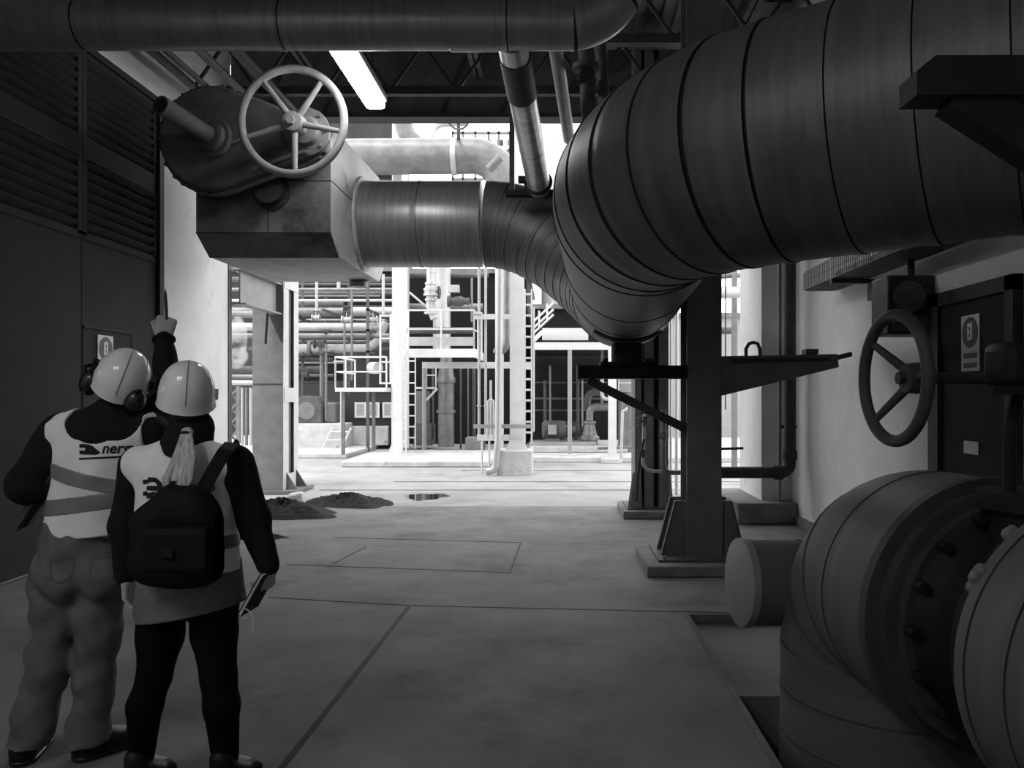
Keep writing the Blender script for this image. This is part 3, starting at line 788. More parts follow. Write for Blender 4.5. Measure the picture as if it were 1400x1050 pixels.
make('box', MB().box(x0, x1, Yb, Yb + 0.34, z0, z1), 'steel_dark', t, bevel=0.012)
cc = V((x0 + x1) / 2 - 0.02, Yb, z1 - 0.17)
make('round_grille', MB().lathe(cc - V(0, 0.002, 0), (0, -1, 0), [(0.125, 0), (0.125, 0.012), (0.1, 0.014), (0.09, 0.006), (0.05, 0.006), (0.03, 0.018)], 32), 'steel_column', t)
make('lower_panel', MB().box(x0 + 0.03, x1 - 0.03, Yb - 0.007, Yb - 0.001, z0 + 0.03, z0 + 0.15), 'steel_column', t)
tag(make('conduit', MB().cyl((P(1257, 0, Yb).x, Yb + 0.15, z1 + 0.001), (P(1257, 0, Yb).x, Yb + 0.15, 4.2), 0.028, n=12), 'steel_dark'), 'dark vertical conduit going up from the loudspeaker box', 'conduit')
# drain pipe in the corner
Yd = 9.6
pts = [P(1080, 150, Yd), P(1080, 646, Yd), P(985, 646, Yd)]
r_ = S(8, Yd)
t = thing('drain_pipe', 'dark vertical drain pipe at the right-hand wall that turns level towards the column', 'pipe', P(1080, 652, Yd))
make('pipe_run', MB().tube(fillet(pts, 0.11, 10), r_, 20), 'steel_dark', t)
for q, ax in ((P(1080, 622, Yd), (0, 0, 1)), (P(1064, 646, Yd), (1, 0, 0))): make('socket', MB().cyl(q - Vector(ax) * 0.05, q + Vector(ax) * 0.05, r_ * 1.25, n=20), 'steel_dark', t)
make('vertical_clip', MB().box(2.7, 2.9, Yd + 0.07, Yd + 0.09, 1.2, 1.24), 'steel_dark', t)
t = thing('lever_valve', 'lever valve on the level drain pipe, just right of the hall column', 'valve', P(990, 652, Yd))
c_ = P(985, 646, Yd)
make('body', MB().cyl(c_ - V(0.12, 0, 0), c_ - V(0.001, 0, 0), r_ * 1.5, n=20), 'steel_dark', t)
make('stem', MB().cyl(c_ + V(-0.06, 0, 0.09), c_ + V(-0.06, 0, 0.27), 0.025, n=10), 'steel_dark', t)
make('lever', MB().bar(c_ + V(-0.08, 0, 0.28), c_ + V(0.27, 0, 0.29), 0.04, 0.03), 'steel_dark', t)
pipe('corner_pipe', 'thin grey pipe beside the dark drain pipe in the corner', [P(1066, 345, 9.75), P(1066, 686, 9.75)], 0.022, 'pipe_grey', n=10)
# bits on the floor by the pier
# ================================================================ left opening: built-up column, tie beam, dirt
YC = 13.1
t = thing('built_up_column', 'tall pale column of two battened channels beside the opening on the left', 'column', (-4.75, 13.4, 0))
xa, xb = P(345, 0, YC).x, P(387, 0, YC).x
ztop = 5.2
yb_ = 13.85
make('front_channel', MB().box(xa, xb, YC, YC + 0.2, 0.05, ztop), 'steel_column', t, bevel=0.004)
make('rear_channel', MB().box(xa, xb, yb_ - 0.2, yb_, 0.05, ztop), 'steel_column', t, bevel=0.004)
make('lit_side_plate', MB().box(xb + 0.001, xb + 0.012, YC, YC + 0.24, 0.05, ztop).box(xb + 0.001, xb + 0.012, yb_ - 0.24, yb_, 0.05, ztop), 'white_paint', t)  # white on this side only: light from the opening put into the colour
make('inner_web', MB().box(xa + 0.05, xb - 0.04, YC + 0.2, yb_ - 0.2, 0.05, ztop), 'steel_grey', t)
for z0, z1 in ((0.05, 0.3), (1.48, 1.72), (3.35, 3.6)):
    make('lit_batten_plate', MB().box(xb + 0.0125, xb + 0.02, YC + 0.02, yb_ - 0.02, z0, z1), 'white_paint', t)  # battens carry the same painted-in light as the side they cross
make('splice_line', MB().box(xa + 0.01, xb - 0.01, YC - 0.004, YC - 0.0005, 1.76, 1.785), 'steel_dark', t)
make('base_plate', MB().box(xa - 0.1, xb + 0.25, YC - 0.1, yb_ + 0.1, 0.0, 0.05), 'steel_grey', t)
for k in range(2): make('base_gusset', MB().prism([(xb + 0.0205, YC + 0.1 + 0.5 * k, 0.051), (xb + 0.2, YC + 0.1 + 0.5 * k, 0.051), (xb + 0.0205, YC + 0.1 + 0.5 * k, 0.33)], (0, 0.02, 0)), 'steel_grey', t)
t = thing('tie_beam', 'grey steel beam from the left wall to the pale built-up column', 'beam', (-4.55, 12.3, 2.9))
b_ = MB(); ibeam(b_, (-4.56, YE + 0.03, 3.16), (-4.56, YC - 0.005, 3.16), 0.5, 0.2)
make('joist', b_, 'steel_pale', t)
make('gusset_plate', MB().prism([(-4.67, YC - 0.02, 2.9), (-4.46, YC - 0.02, 2.9), (-4.46, YC - 0.02, 2.45)], (0, 0.018, 0)), 'steel_dark', t)
tag(make('hanging_strap', MB().tube([P(366, 385, 12.9), P(366, 425, 12.9), P(363, 470, 12.9)], 0.02, 8), 'steel_black'), 'thin dark strap hanging in front of the pale built-up column', 'strap')

def mound(name, label, cx, cy, rx, ry, h, seed, m='dirt'):
    rng = np.random.RandomState(seed); n, k = 60, 22
    ph = rng.uniform(0, 6.28, 8); mb = MB(); vs = [(cx, cy, h * (0.9 + 0.1 * rng.rand()))]
    for j in range(1, k + 1):
        s = j / k
        for i in range(n):
            a = 2 * PI * i / n
            edge = 1 + 0.16 * math.sin(2 * a + ph[0]) + 0.09 * math.sin(5 * a + ph[1]) + 0.05 * math.sin(9 * a + ph[2])
            z = h * (1 - s ** 1.7) * (1 + 0.25 * math.sin(3 * a + ph[3] + 3 * s)) + (rng.rand() - 0.5) * 0.045 * (1 - s ** 4)
            vs.append((cx + rx * s * edge * math.cos(a), cy + ry * s * edge * math.sin(a), max(z, -0.01 if s == 1 else 0.004)))
    fs = [(0, 1 + i, 1 + (i + 1) % n) for i in range(n)]
    for j in range(k - 1):
        for i in range(n): fs.append((1 + j * n + i, 1 + (j + 1) * n + i, 1 + (j + 1) * n + (i + 1) % n, 1 + j * n + (i + 1) % n))
    mb.add(vs, fs)
    o = make(name, mb, m, smooth=60); tag(o, label, 'dirt', kind='stuff'); return o
mound('dirt', 'heap of dark dirt at the foot of the pale built-up column', -3.72, 10.85, 0.75, 0.62, 0.17, 1)
mound('dirt', 'low tongue of dark dirt to the right of the white block', -3.05, 11.85, 0.62, 0.55, 0.13, 2)
mound('dirt', 'small smear of dark dirt on the floor beside the woman', -3.45, 9.0, 0.4, 0.16, 0.05, 5)
# ---------------------------------------------------------------- yard ground
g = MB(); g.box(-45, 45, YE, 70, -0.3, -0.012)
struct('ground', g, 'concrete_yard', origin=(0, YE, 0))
pv = MB(); pv.box(P(466, 0, 17.9).x, P(650, 0, 17.9).x + 0.3, 17.9, 21.5, -0.012, 0.13)
struct('pavement', pv, 'concrete_pale', origin=(0, 18, 0), bevel=0.03)
pv = MB(); pv.box(-16, -5.35, 20.5, 40, -0.012, 0.1); pv.box(-0.6, 9, 19.2, 40, -0.012, 0.12)
struct('pavement', pv, 'concrete_pale', origin=(0, 20, 0), bevel=0.02)
for k, y in enumerate((13.6, 14.9, 17.1)):
    struct('trim_%d' % (30 + k), MB().box(-4 + k, 8, y, y + 0.05, -0.0121, -0.008), 'building_dark')
pd = MB(); vs = [(-2.07, 12.75, -0.0105)]; nn = 40
for i in range(nn):
    a = 2 * PI * i / nn; e_ = 1 + 0.15 * math.sin(3 * a) + 0.1 * math.sin(7 * a + 1)
    vs.append((-2.07 + 0.34 * e_ * math.cos(a), 12.75 + 0.42 * e_ * math.sin(a), -0.0105))
pd.add(vs, [(0, 1 + i, 1 + (i + 1) % nn) for i in range(nn)])
mat('water', 0.03, 0.03, var=0.1, spec=0.8)
tag(make('puddle', pd, 'water'), 'shallow puddle on the yard ground in the middle of the opening', 'puddle', kind='stuff')

import itertools
def railing(t, pts, h=1.0, r=0.022, posts=None, m='white_paint'):
    """handrail, knee rail, toe board and posts along a polyline at deck level; parts of thing t"""
    pts = [Vector(p) for p in pts]
    up = V(0, 0, 1)
    make('handrail', MB().tube([p + up * h for p in pts], r, 8), m, t)
    make('knee_rail', MB().tube([p + up * h * 0.52 for p in pts], r * 0.85, 8), m, t)
    for a, b in zip(pts[:-1], pts[1:]):
        k = max(1, int(round((b - a).length / 0.95)))
        for i in range(k + 1):
            q = a.lerp(b, i / k); make('rail_post', MB().cyl(q, q + up * h, r, n=8), m, t)
def ladder(name, label, base, h, w, ax=(1, 0, 0), m='white_paint', lean=(0, 0, 0), step=0.3, kind='ladder'):
    base = Vector(base); ax = Vector(ax).normalized(); lean = Vector(lean)
    t = thing(name, label, kind, base)
    for s in (-1, 1): make('stile', MB().bar(base + ax * s * w / 2, base + ax * s * w / 2 + V(0, 0, h) + lean, 0.03, 0.05), m, t)
    n = int(h / step)
    for i in range(1, n + 1):
        q = base + (V(0, 0, h) + lean) * (i / (n + 0.5)); make('rung', MB().cyl(q - ax * w / 2, q + ax * w / 2, 0.022, n=8), m, t)
    return t

# ---------------------------------------------------------------- white columns and platforms
def ycol(label, px0, px1, Y, pybase, ztop, m='white_paint', foot=None, d=None):
    x0, x1 = P(px0, 0, Y).x, P(px1, 0, Y).x; d = d or (x1 - x0)
    zb = P(0, pybase, Y).z
    t = thing('yard_column', label, 'column', ((x0 + x1) / 2, Y + d / 2, min(zb, 0)))
    tf = (x1 - x0) * 0.14
    make('shaft', MB().box(x0, x1, Y, Y + tf, zb, ztop).box(x0, x1, Y + d - tf, Y + d, zb, ztop).box((x0 + x1) / 2 - tf / 2, (x0 + x1) / 2 + tf / 2, Y + tf, Y + d - tf, zb, ztop), m, t)
    if foot:
        fx0, fx1, fz0, fz1 = P(foot[0], 0, Y).x, P(foot[1], 0, Y).x, P(0, foot[3], Y).z, P(0, foot[2], Y).z
        make('footing', MB().box(fx0, fx1, Y - (fx1 - fx0) * 0.2, Y + (fx1 - fx0) * 0.8, min(fz0, 0.0), fz1), 'concrete_pale', t, bevel=0.03)
        w = (x1 - x0)
        make('base_shoe', MB().prism([(x0 - w * 0.3, Y - 0.02, fz1), (x1 + w * 0.3, Y - 0.02, fz1), (x1, Y - 0.02, fz1 + w * 0.7), (x0, Y - 0.02, fz1 + w * 0.7)], (0, -0.03, 0)), m, t)
    return t
ycol('white column with a ladder at the left end of the upper platform', 535, 548, 20.5, 618, P(0, 428, 20.5).z, foot=(518, 566, 618, 628))
ycol('tall white column rising behind the left end of the upper platform', 543, 557, 23.6, 612, 10.5)
ycol('stout white column on a tall concrete footing in the middle of the yard', 697, 716, 16.2, 615, 8.4, foot=(680, 728, 615, 652))
ycol('slim white column right of the pump base, standing on a low footing', 832, 843, 19.0, 628, 6.0, foot=(822, 850, 626, 634))
ycol('white post behind the valve casing, seen above the big main', 536, 548, 24.0, 600, 11.0)
ycol('slim white column behind the vertical pipe bundle', 677, 688, 21.5, 612, 7.0)

t = thing('upper_platform', 'white steel platform with handrails over the dark doorway in the yard', 'platform', P(600, 487, 20.6))
x0, x1 = P(558, 0, 20.4).x, P(648, 0, 20.4).x; zd = P(0, 478, 20.4).z
make('deck', MB().box(x0, x1, 20.4, 22.6, zd - 0.04, zd), 'steel_pale', t)
make('edge_beam', MB().box(x0, x1, 20.36, 20.399, zd - 0.2, zd + 0.02), 'white_paint', t)
make('toe_board', MB().box(x0, x1, 20.41, 20.425, zd + 0.1, zd + 0.32), 'pipe_white', t)
make('side_beam', MB().box(x1, x1 + 0.05, 20.36, 22.6, zd - 0.2, zd + 0.02), 'white_paint', t)
railing(t, [(x0, 20.42, zd), (x1, 20.42, zd), (x1, 22.5, zd)], 1.0)
make('lower_beam', MB().box(x0 + 0.1, P(730, 0, 22).x, 22.0, 22.15, zd - 0.42, zd - 0.25), 'white_paint', t)
t = thing('lower_platform', 'lower white platform with handrails left of the caged ladder', 'platform', P(500, 532, 20.2))
x0, x1 = P(458, 0, 20.0).x, P(528, 0, 20.0).x; zd2 = P(0, 530, 20.0).z
make('deck', MB().box(x0, x1, 20.0, 22.0, zd2 - 0.1, zd2), 'white_paint', t)
railing(t, [(x0, 22.0, zd2), (x0, 20.03, zd2), (x1, 20.03, zd2)], 0.76)
make('leg', MB().bar((x0 + 0.15, 20.2, 0.1), (x0 + 0.15, 20.2, zd2 - 0.1), 0.08, 0.08), 'steel_grey', t)
make('leg', MB().bar((x0 + 0.6, 21.6, 0.1), (x0 + 0.6, 21.6, zd2 - 0.1), 0.08, 0.08), 'steel_grey', t)
t = thing('landing_guard', 'tall white guard rail between the lower and the upper platform', 'guard rail', P(533, 526, 20.06))
z0 = P(0, 525, 20.06).z; xa_, xb_ = P(520, 0, 20.06).x, P(548, 0, 20.06).x
for x in (xa_, (xa_ + xb_) / 2, xb_): make('upright', MB().cyl((x, 20.06, z0), (x, 20.06, P(0, 430, 20.06).z), 0.025, n=8), 'white_paint', t)
for py in (432, 463, 495, 524): make('bar', MB().cyl((xa_, 20.06, P(0, py, 20.06).z), (xb_, 20.06, P(0, py, 20.06).z), 0.022, n=8), 'white_paint', t)
ladder('yard_ladder', 'vertical white ladder beside the column under the upper platform', (P(551, 0, 20.2).x, 20.25, 0.13), zd - 0.2, 0.13)
ladder('yard_ladder', 'thin white ladder just inside the dark doorway', (P(563, 0, 22.5).x, 22.5, 0.1), 2.6, 0.2)
ladder('step_ladder', 'short white step ladder leaning against the concrete plinth', (P(455, 0, 22.7).x, 22.6, 0.1), P(0, 585, 22.8).z - 0.1, 0.52, lean=(0.22, 0.25, 0), step=0.2)

# ---------------------------------------------------------------- plinth, machine, wall with boxes
Y = 22.95
t = thing('machine_plinth', 'pale concrete plinth under the rounded machine', 'plinth', P(430, 617, Y))
make('block', MB().box(P(404, 0, Y).x, P(470, 0, Y).x, Y, Y + 1.0, 0.0, P(0, 579, Y).z), 'concrete_pale', t, bevel=0.03)
make('plate', MB().box(P(408, 0, Y).x, P(414, 0, Y).x, Y - 0.012, Y - 0.001, P(0, 588, Y).z, P(0, 583, Y).z), 'sign_white', t)
t = thing('rounded_machine', 'grey machine with a rounded hood on the concrete plinth', 'machine', P(420, 578, Y + 0.3))
zt = P(0, 579, Y).z
pr = []
cx_, rr_ = P(419, 0, Y + .3).x, S(21, Y)
hgt = P(0, 541, Y).z - zt
for i in range(13):
    a = PI * i / 12; pr.append((cx_ + rr_ * math.cos(a), Y + 0.3, zt + 0.002 + hgt - 0.3 + 0.3 * math.sin(a)))
pr = [(cx_ + rr_, Y + 0.3, zt + 0.002)] + pr + [(cx_ - rr_, Y + 0.3, zt + 0.002)]
make('hood', MB().prism(pr, (0, 1.2, 0)), 'steel_mid', t, bevel=0.03)
make('end_cover', MB().cyl((cx_, Y + 0.28, zt + hgt * 0.45), (cx_, Y + 0.299, zt + hgt * 0.45), hgt * 0.32, n=28), 'steel_grey', t)
make('side_cowl', MB().box(cx_ + rr_ + 0.001, cx_ + rr_ + 0.35, Y + 0.5, Y + 1.3, zt + 0.002, zt + hgt * 0.75), 'steel_column', t, bevel=0.05)
Yw = 24.2
w = MB(); w.box(P(470, 0, Yw).x, P(537, 0, Yw).x, Yw, Yw + 0.3, -0.012, P(0, 540, Yw).z)
tag(make('yard_wall', w, 'building_wall'), 'stained concrete wall behind the lower platform, carrying three pale boxes', 'wall')
w = MB(); w.box(P(472, 0, Yw).x, P(533, 0, Yw).x, Yw - 0.25, Yw - 0.002, 0.1, P(0, 582, Yw).z)
tag(make('concrete_upstand', w, 'concrete_pale', bevel=0.02), 'pale concrete upstand along the stained wall, under the three boxes', 'wall')
for k, (a, b) in enumerate(((485, 501), (503, 519), (523, 537))):
    t = thing('wall_cabinet', ['pale glazed box on the stained wall, left one of three', 'pale glazed box on the stained wall, middle one of three', 'pale glazed box on the stained wall, nearest the ladder column'][k], 'cabinet', P((a + b) / 2, 572, Yw - .1), 'pale boxes on the stained wall')
    xa_, xb_, za_, zb_ = P(a, 0, Yw - .14).x, P(b, 0, Yw - .14).x, P(0, 571, Yw - .14).z, P(0, 550, Yw - .14).z
    make('body', MB().box(xa_ + .02, xb_ - .02, Yw - 0.12, Yw - 0.002, za_ + .02, zb_ - .02), 'steel_mid', t)
    e_ = 0.06; fr = MB()
    for q in ((xa_, xb_, za_, za_ + e_), (xa_, xb_, zb_ - e_, zb_), (xa_, xa_ + e_, za_ + e_, zb_ - e_), (xb_ - e_, xb_, za_ + e_, zb_ - e_)): fr.box(q[0], q[1], Yw - .16, Yw - .121, q[2], q[3])
    make('door_frame', fr, 'white_paint', t)
    make('pane', MB().box(xa_ + e_, xb_ - e_, Yw - .145, Yw - .135, za_ + e_, zb_ - e_), 'glass_dull', t)

# ---------------------------------------------------------------- pipe rack on the left
rack = [  # py, thickness px, px0, px1, Y, material, label
    (396, 5, 300, 545, 24.5, 'pipe_grey', 'thin white pipe, topmost of the rack under the valve casing'),
    (411, 4, 300, 548, 24.2, 'pipe_white', 'thin white pipe, second from the top of the rack'),
    (427, 13, 300, 470, 25.5, 'pipe_grey', 'thick grey pipe of the rack, third from the top, on the left'),
    (426, 12, 482, 545, 25.5, 'pipe_white', 'thick pale pipe of the rack, beside the white column'),
    (447, 11, 296, 520, 23.6, 'pipe_white', 'bright white pipe crossing the rack at mid height'),
    (459, 7, 300, 532, 23.2, 'pipe_grey', 'bright grey pipe just under the white one in the rack'),
    (505, 9, 300, 440, 25.0, 'pipe_dull', 'dull dark pipe low in the rack behind the pale column'),
    (515, 6, 300, 347, 21.5, 'pipe_grey', 'grey pipe seen in the gap left of the pale column, upper of two'),
    (523, 7, 300, 347, 21.5, 'pipe_white', 'white pipe seen in the gap left of the pale column, lower of two'),
    (402, 7, 405, 545, 27.5, 'pipe_dull', 'dull pipe far back at the top of the rack'),
    (437, 4, 405, 545, 27.0, 'pipe_white', 'very thin white pipe far back in the rack'),
    (484, 5, 405, 470, 27.0, 'pipe_dull', 'thin grey pipe far back under the elbow pipe'),
    (495, 4, 405, 470, 26.5, 'pipe_white', 'thin pale pipe far back above the dull one'),
    (383, 9, 300, 700, 29.0, 'pipe_dull', 'thick dull pipe far back just below the big main'),
]
for py, th, a, b, Y, m, lab in rack:
    pipe('rack_pipe', lab, [P(a, py, Y), P(b, py, Y)], S(th / 2, Y), m, n=16, group='pipes of the rack in the yard')
t = pipe('rack_pipe', 'pale pipe with an upward elbow behind the lower platform', [P(404, 476, 23.9), P(512, 476, 23.9), P(528, 440, 23.9)], S(5.5, 23.9), 'pipe_white', bend=0.5, n=18,
     flanges=((P(424, 476, 23.9), (1, 0, 0)), (P(440, 476, 23.9), (1, 0, 0))), fm='pipe_grey', group='pipes of the rack in the yard')
pipe('rack_pipe', 'open-ended pale pipe stub above the lower platform', [P(508, 503, 21.2), P(517, 503, 21.0)], S(8, 21), 'pipe_white', n=20, group='pipes of the rack in the yard')
for k, (x, y0, y1, Y, r) in enumerate(((433, 365, 425, 23.0, 2), (440, 480, 570, 24.0, 3), (463, 370, 395, 23.5, 2.5), (481, 395, 520, 23.0, 1.6), (524, 375, 430, 22.5, 2), (446, 470, 575, 23.0, 1.6), (467, 535, 580, 23.0, 2), (471, 440, 535, 22.8, 1.5))):
    pipe('riser', ['thin riser at the left of the rack beside the pale column', 'grey riser behind the rounded machine', 'short white riser hanging from the top rack pipe', 'thin riser in the middle of the rack', 'thin riser beside the white column, at the top of the rack', 'slim riser above the rounded machine', 'short riser between machine and stained wall', 'thin riser left of the lower platform'][k],
         [P(x, y1, Y), P(x, y0, Y)], S(r, Y), 'pipe_white' if k % 2 == 0 else 'pipe_grey', n=8, group='thin risers of the rack')
def valve_small(label, c, r, ax=(1, 0, 0), m='pipe_grey', wheel=True, wd=None):
    c = Vector(c); ax = Vector(ax).normalized()
    t = thing('yard_valve', label, 'valve', c - V(0, 0, r))
    make('body', MB().lathe(c - ax * r * 1.3, ax, [(r * 1.1, 0), (r * 1.1, r * .3), (r * .6, r * .45), (r * .85, r * 1.3), (r * .6, r * 2.15), (r * 1.1, r * 2.3), (r * 1.1, r * 2.6)], 18), m, t)
    if wheel:
        wd = Vector(wd or (0, 0, 1)).normalized()
        make('stem', MB().cyl(c + wd * r * .5, c + wd * r * 2.2, r * 0.16, n=8), m, t)
        h = c + wd * r * 2.1
        make('wheel', MB().torus(h, wd, r * 0.95, r * 0.13, 24, 8), 'steel_mid', t)
        x_, y_, _ = frame_of(wd); sp = MB()
        sp.cyl(h - x_ * r * .95, h + x_ * r * .95, r * .08, n=6); sp.cyl(h - y_ * r * .95, h + y_ * r * .95, r * .08, n=6)
        make('wheel_spokes', sp, 'steel_mid', t)
    return t
for k, (px, py, Y, r) in enumerate(((474, 437, 23.6, 5), (510, 437, 23.4, 5), (432, 434, 24.0, 4), (415, 512, 24.3, 5), (437, 470, 23.5, 6))):
    valve_small(['small valve on the white rack pipe, left of the platform', 'small valve on the white rack pipe, beside the guard rail', 'small valve above the white rack pipe, near the pale column', 'small valve low in the rack above the rounded machine', 'valve body on the elbow pipe of the rack'][k], P(px, py, Y), S(r, Y), m='pipe_white' if k < 3 else 'pipe_dull')
# things in the gap on the far left
t = thing('lattice_mast', 'grey cross-braced lattice mast seen in the gap left of the pale column', 'mast', P(318, 606, 22.5))
Y = 22.5
for px in (308, 326): make('chord', MB().bar(P(px, 606, Y), P(px, 528, Y), 0.1, 0.1), 'steel_grey', t)
for k in range(4):
    make('cross_brace', MB().bar(P(308, 606 - 19 * k, Y), P(326, 587 - 19 * k, Y), 0.05, 0.05), 'steel_grey', t)
    make('cross_brace', MB().bar(P(326, 606 - 19 * k, Y + .06), P(308, 587 - 19 * k, Y + .06), 0.05, 0.05), 'steel_grey', t)
for k, px in enumerate((331, 337, 343)):
    pipe('riser', ['pale riser in the gap beside the lattice mast', 'second pale riser in the gap, right of the first', 'third pale riser in the gap, touching the dark side of the column'][k], [P(px, 610, 24), P(px, 530, 24)], S(2.2, 24), 'pipe_white' if k != 1 else 'pipe_grey', n=8, group='thin risers of the rack')
pipe('rack_pipe', 'grey pipe crossing the top of the gap left of the pale column', [P(300, 430, 21), P(350, 430, 21)], S(5, 21), 'pipe_grey', n=14, group='pipes of the rack in the yard')
# a leak of steam drifting in the gap
sm_ = bpy.data.materials.new('steam'); sm_.use_nodes = True; MATS['steam'] = sm_
nt = sm_.node_tree; nt.nodes.clear(); mo = nt.nodes.new('ShaderNodeOutputMaterial'); pv_ = nt.nodes.new('ShaderNodeVolumePrincipled')
nz = nt.nodes.new('ShaderNodeTexNoise'); nz.inputs['Scale'].default_value = 2.5; nz.inputs['Detail'].default_value = 4
tcn = nt.nodes.new('ShaderNodeTexCoord'); nt.links.new(tcn.outputs['Object'], nz.inputs['Vector'])
mr = nt.nodes.new('ShaderNodeMapRange'); mr.inputs[1].default_value = 0.4; mr.inputs[2].default_value = 0.68; mr.inputs[3].default_value = 0.0; mr.inputs[4].default_value = 6.0
nt.links.new(nz.outputs['Fac'], mr.inputs[0]); nt.links.new(mr.outputs[0], pv_.inputs['Density']); pv_.inputs['Color'].default_value = (0.95, 0.95, 0.95, 1)
nt.links.new(pv_.outputs[0], mo.inputs['Volume'])
mb = MB(); mb.ball(P(324, 488, 19.6), (S(15, 19.6), 0.25, S(17, 19.6))); mb.ball(P(325, 462, 19.6), (S(13, 19.6), 0.22, S(30, 19.6)))
tag(make('steam', mb, 'steam'), 'small cloud of white steam in the gap left of the pale column', 'steam', kind='stuff')
# darker lines that fill the back of the rack
for k, (py, th, a, b, Y, m) in enumerate(((389, 4, 405, 545, 26.2, 'pipe_dull'), (405, 3, 405, 520, 26.8, 'pipe_grey'), (417, 9, 405, 470, 27.2, 'pipe_dull'), (420, 3, 470, 545, 25.6, 'steel_dark'), (433, 6, 405, 545, 26.4, 'steel_dark'),
        (454, 3, 405, 545, 25.8, 'steel_dark'), (467, 4, 405, 540, 26.0, 'pipe_grey'), (492, 6, 405, 455, 25.8, 'steel_dark'), (513, 4, 405, 456, 26.6, 'pipe_grey'), (524, 3, 405, 456, 26.2, 'steel_dark'))):
    pipe('back_pipe', ['thin dull pipe at the back of the rack, first below the big main', 'thin grey pipe at the back of the rack, second from the top', 'thick dull pipe at the back of the rack, above the mid-height white pipe', 'thin dark conduit at the back of the rack beside the white column', 'dark pipe at the back of the rack, just above the bright white pipe',
        'thin dark conduit at the back, between the two bright rack pipes', 'thin grey pipe at the back, under the two bright rack pipes', 'dark pipe at the back, above the rounded machine', 'thin grey pipe at the back, close over the rounded machine', 'thin dark conduit at the back, lowest over the rounded machine'][k],
        [P(a, py, Y), P(b, py, Y)], S(th / 2, Y), m, n=10, group='pipes at the back of the rack')
# ---------------------------------------------------------------- vessels and pipes in the middle
def vessel(label, pts, prof, m, extra=()):
    t = thing('vessel', label, 'vessel', pts)
    make('shell', MB().lathe(pts, (0, 0, 1), prof, 28), m, t)
    for nm, rr, z in extra: make(nm, MB().lathe(Vector(pts) + V(0, 0, z), (0, 0, 1), [(rr, 0), (rr, 0.08)], 28), m, t)
    return t
Y = 23.4; b0 = P(610, 621, Y); h_ = P(0, 510, Y).z
b0.z = 0.1
r_ = S(11, Y)
vessel('grey upright vessel standing inside the dark doorway', b0, [(r_, 0), (r_, h_ - 0.4), (r_ * 1.15, h_ - 0.38), (r_ * 1.15, h_ - 0.25), (r_, h_ - 0.2), (r_ * .7, h_ + 0.35), (r_ * .7, h_ + 0.5)], 'pipe_grey', (('flange', r_ * 1.2, h_ * 0.44),))
Y = 24.0; b0 = P(604, 450, Y); h_ = P(0, 330, Y).z - b0.z; r_ = S(12, Y)
t = vessel('pale upright column vessel above the upper platform', V(b0.x, Y, zd + 0.03), [(r_, 0), (r_, b0.z - zd + h_)], 'pipe_white', ())
pipe('frame_strut', 'pale frame post at the left of the doorway', [P(580, 618, 23.0), P(580, 495, 23.0)], S(3, 23), 'steel_pale', n=8, group='doorway posts')
for k, (px, a, b, th, m) in enumerate(((630, 495, 615, 3, 'steel_mid'), (640, 500, 600, 2.5, 'pipe_grey'), (648, 500, 600, 5, 'pipe_dull'), (592, 500, 600, 3, 'steel_mid'))):
    pipe('frame_strut', ['dark frame post right of the upright vessel', 'grey frame post beyond the upright vessel', 'thick dull frame post behind the pipe bundle', 'dark frame post left of the upright vessel'][k], [P(px, b, 24.0), P(px, a, 24.0)], S(th / 2, 24), m, n=10, group='doorway posts')
t = thing('machine_block', 'grey box-shaped cabinet in the doorway left of the upright vessel', 'cabinet', P(574, 618, 23.8))
make('lower_box', MB().box(P(565, 0, 23.8).x, P(590, 0, 23.8).x, 23.8, 24.6, 0.1, P(0, 580, 23.8).z), 'steel_mid', t, bevel=0.02)
make('upper_box', MB().box(P(567, 0, 23.8).x, P(582, 0, 23.8).x, 23.8, 24.6, P(0, 580, 23.8).z, P(0, 535, 23.8).z), 'steel_grey', t, bevel=0.02)
t = thing('inner_platform', 'small white platform with a rail inside the dark doorway', 'platform', P(590, 530, 23.2))
z_ = P(0, 529, 23.2).z
make('deck', MB().box(P(568, 0, 23.2).x, P(596, 0, 23.2).x, 23.2, 23.5, z_ - 0.06, z_), 'white_paint', t)
railing(t, [P(583, 529, 23.2), P(596, 529, 23.2)], 0.65)
make('brace', MB().bar(P(583, 547, 23.2), P(598, 531, 23.2), 0.05, 0.06), 'white_paint', t)
# safety-valve stack above the platform
Y = 22.0
t = thing('valve_stack', 'pale stack of flanged valves above the upper platform', 'valve', P(590, 435, Y))
x_ = P(588, 0, Y).x
make('lower_body', MB().tube(fillet([P(594, 436, Y), P(588, 420, Y), P(589, 365, Y)], 0.3, 8), S(5.5, Y), 16), 'pipe_white', t)
for py, rr in ((428, 9), (410, 8), (403, 10), (396, 10), (388, 8), (372, 6)): make('flange', MB().cyl(P(589, py + 1.5, Y), P(589, py - 1.5, Y), S(rr, Y), n=20), 'pipe_white', t)
make('bonnet', MB().lathe(P(589, 402, Y), (0, 0, 1), [(S(8, Y), 0), (S(9, Y), 0.08), (S(6, Y), 0.3), (S(3, Y), 0.7)], 18), 'pipe_white', t)
hw = P(600, 400, Y)
make('handwheel', MB().torus(hw, (1, 0.4, 0), S(8, Y), S(1.2, Y), 28, 8).cyl(P(589, 400, Y), hw, 0.03, n=8).cyl(hw - V(0, 0, S(8, Y)), hw + V(0, 0, S(8, Y)), 0.018, n=6), 'steel_mid', t)
t = thing('control_valve', 'dark horizontal control valve right of the pale stack', 'valve', P(626, 422, Y))
make('body', MB().lathe(P(612, 412, Y), (1, 0, 0), [(S(8, Y), 0), (S(8, Y), .06), (S(5, Y), .1), (S(7, Y), .25), (S(7, Y), .35), (S(4, Y), .5), (S(5, Y), .52), (S(5, Y), .6)], 20), 'pipe_dull', t)
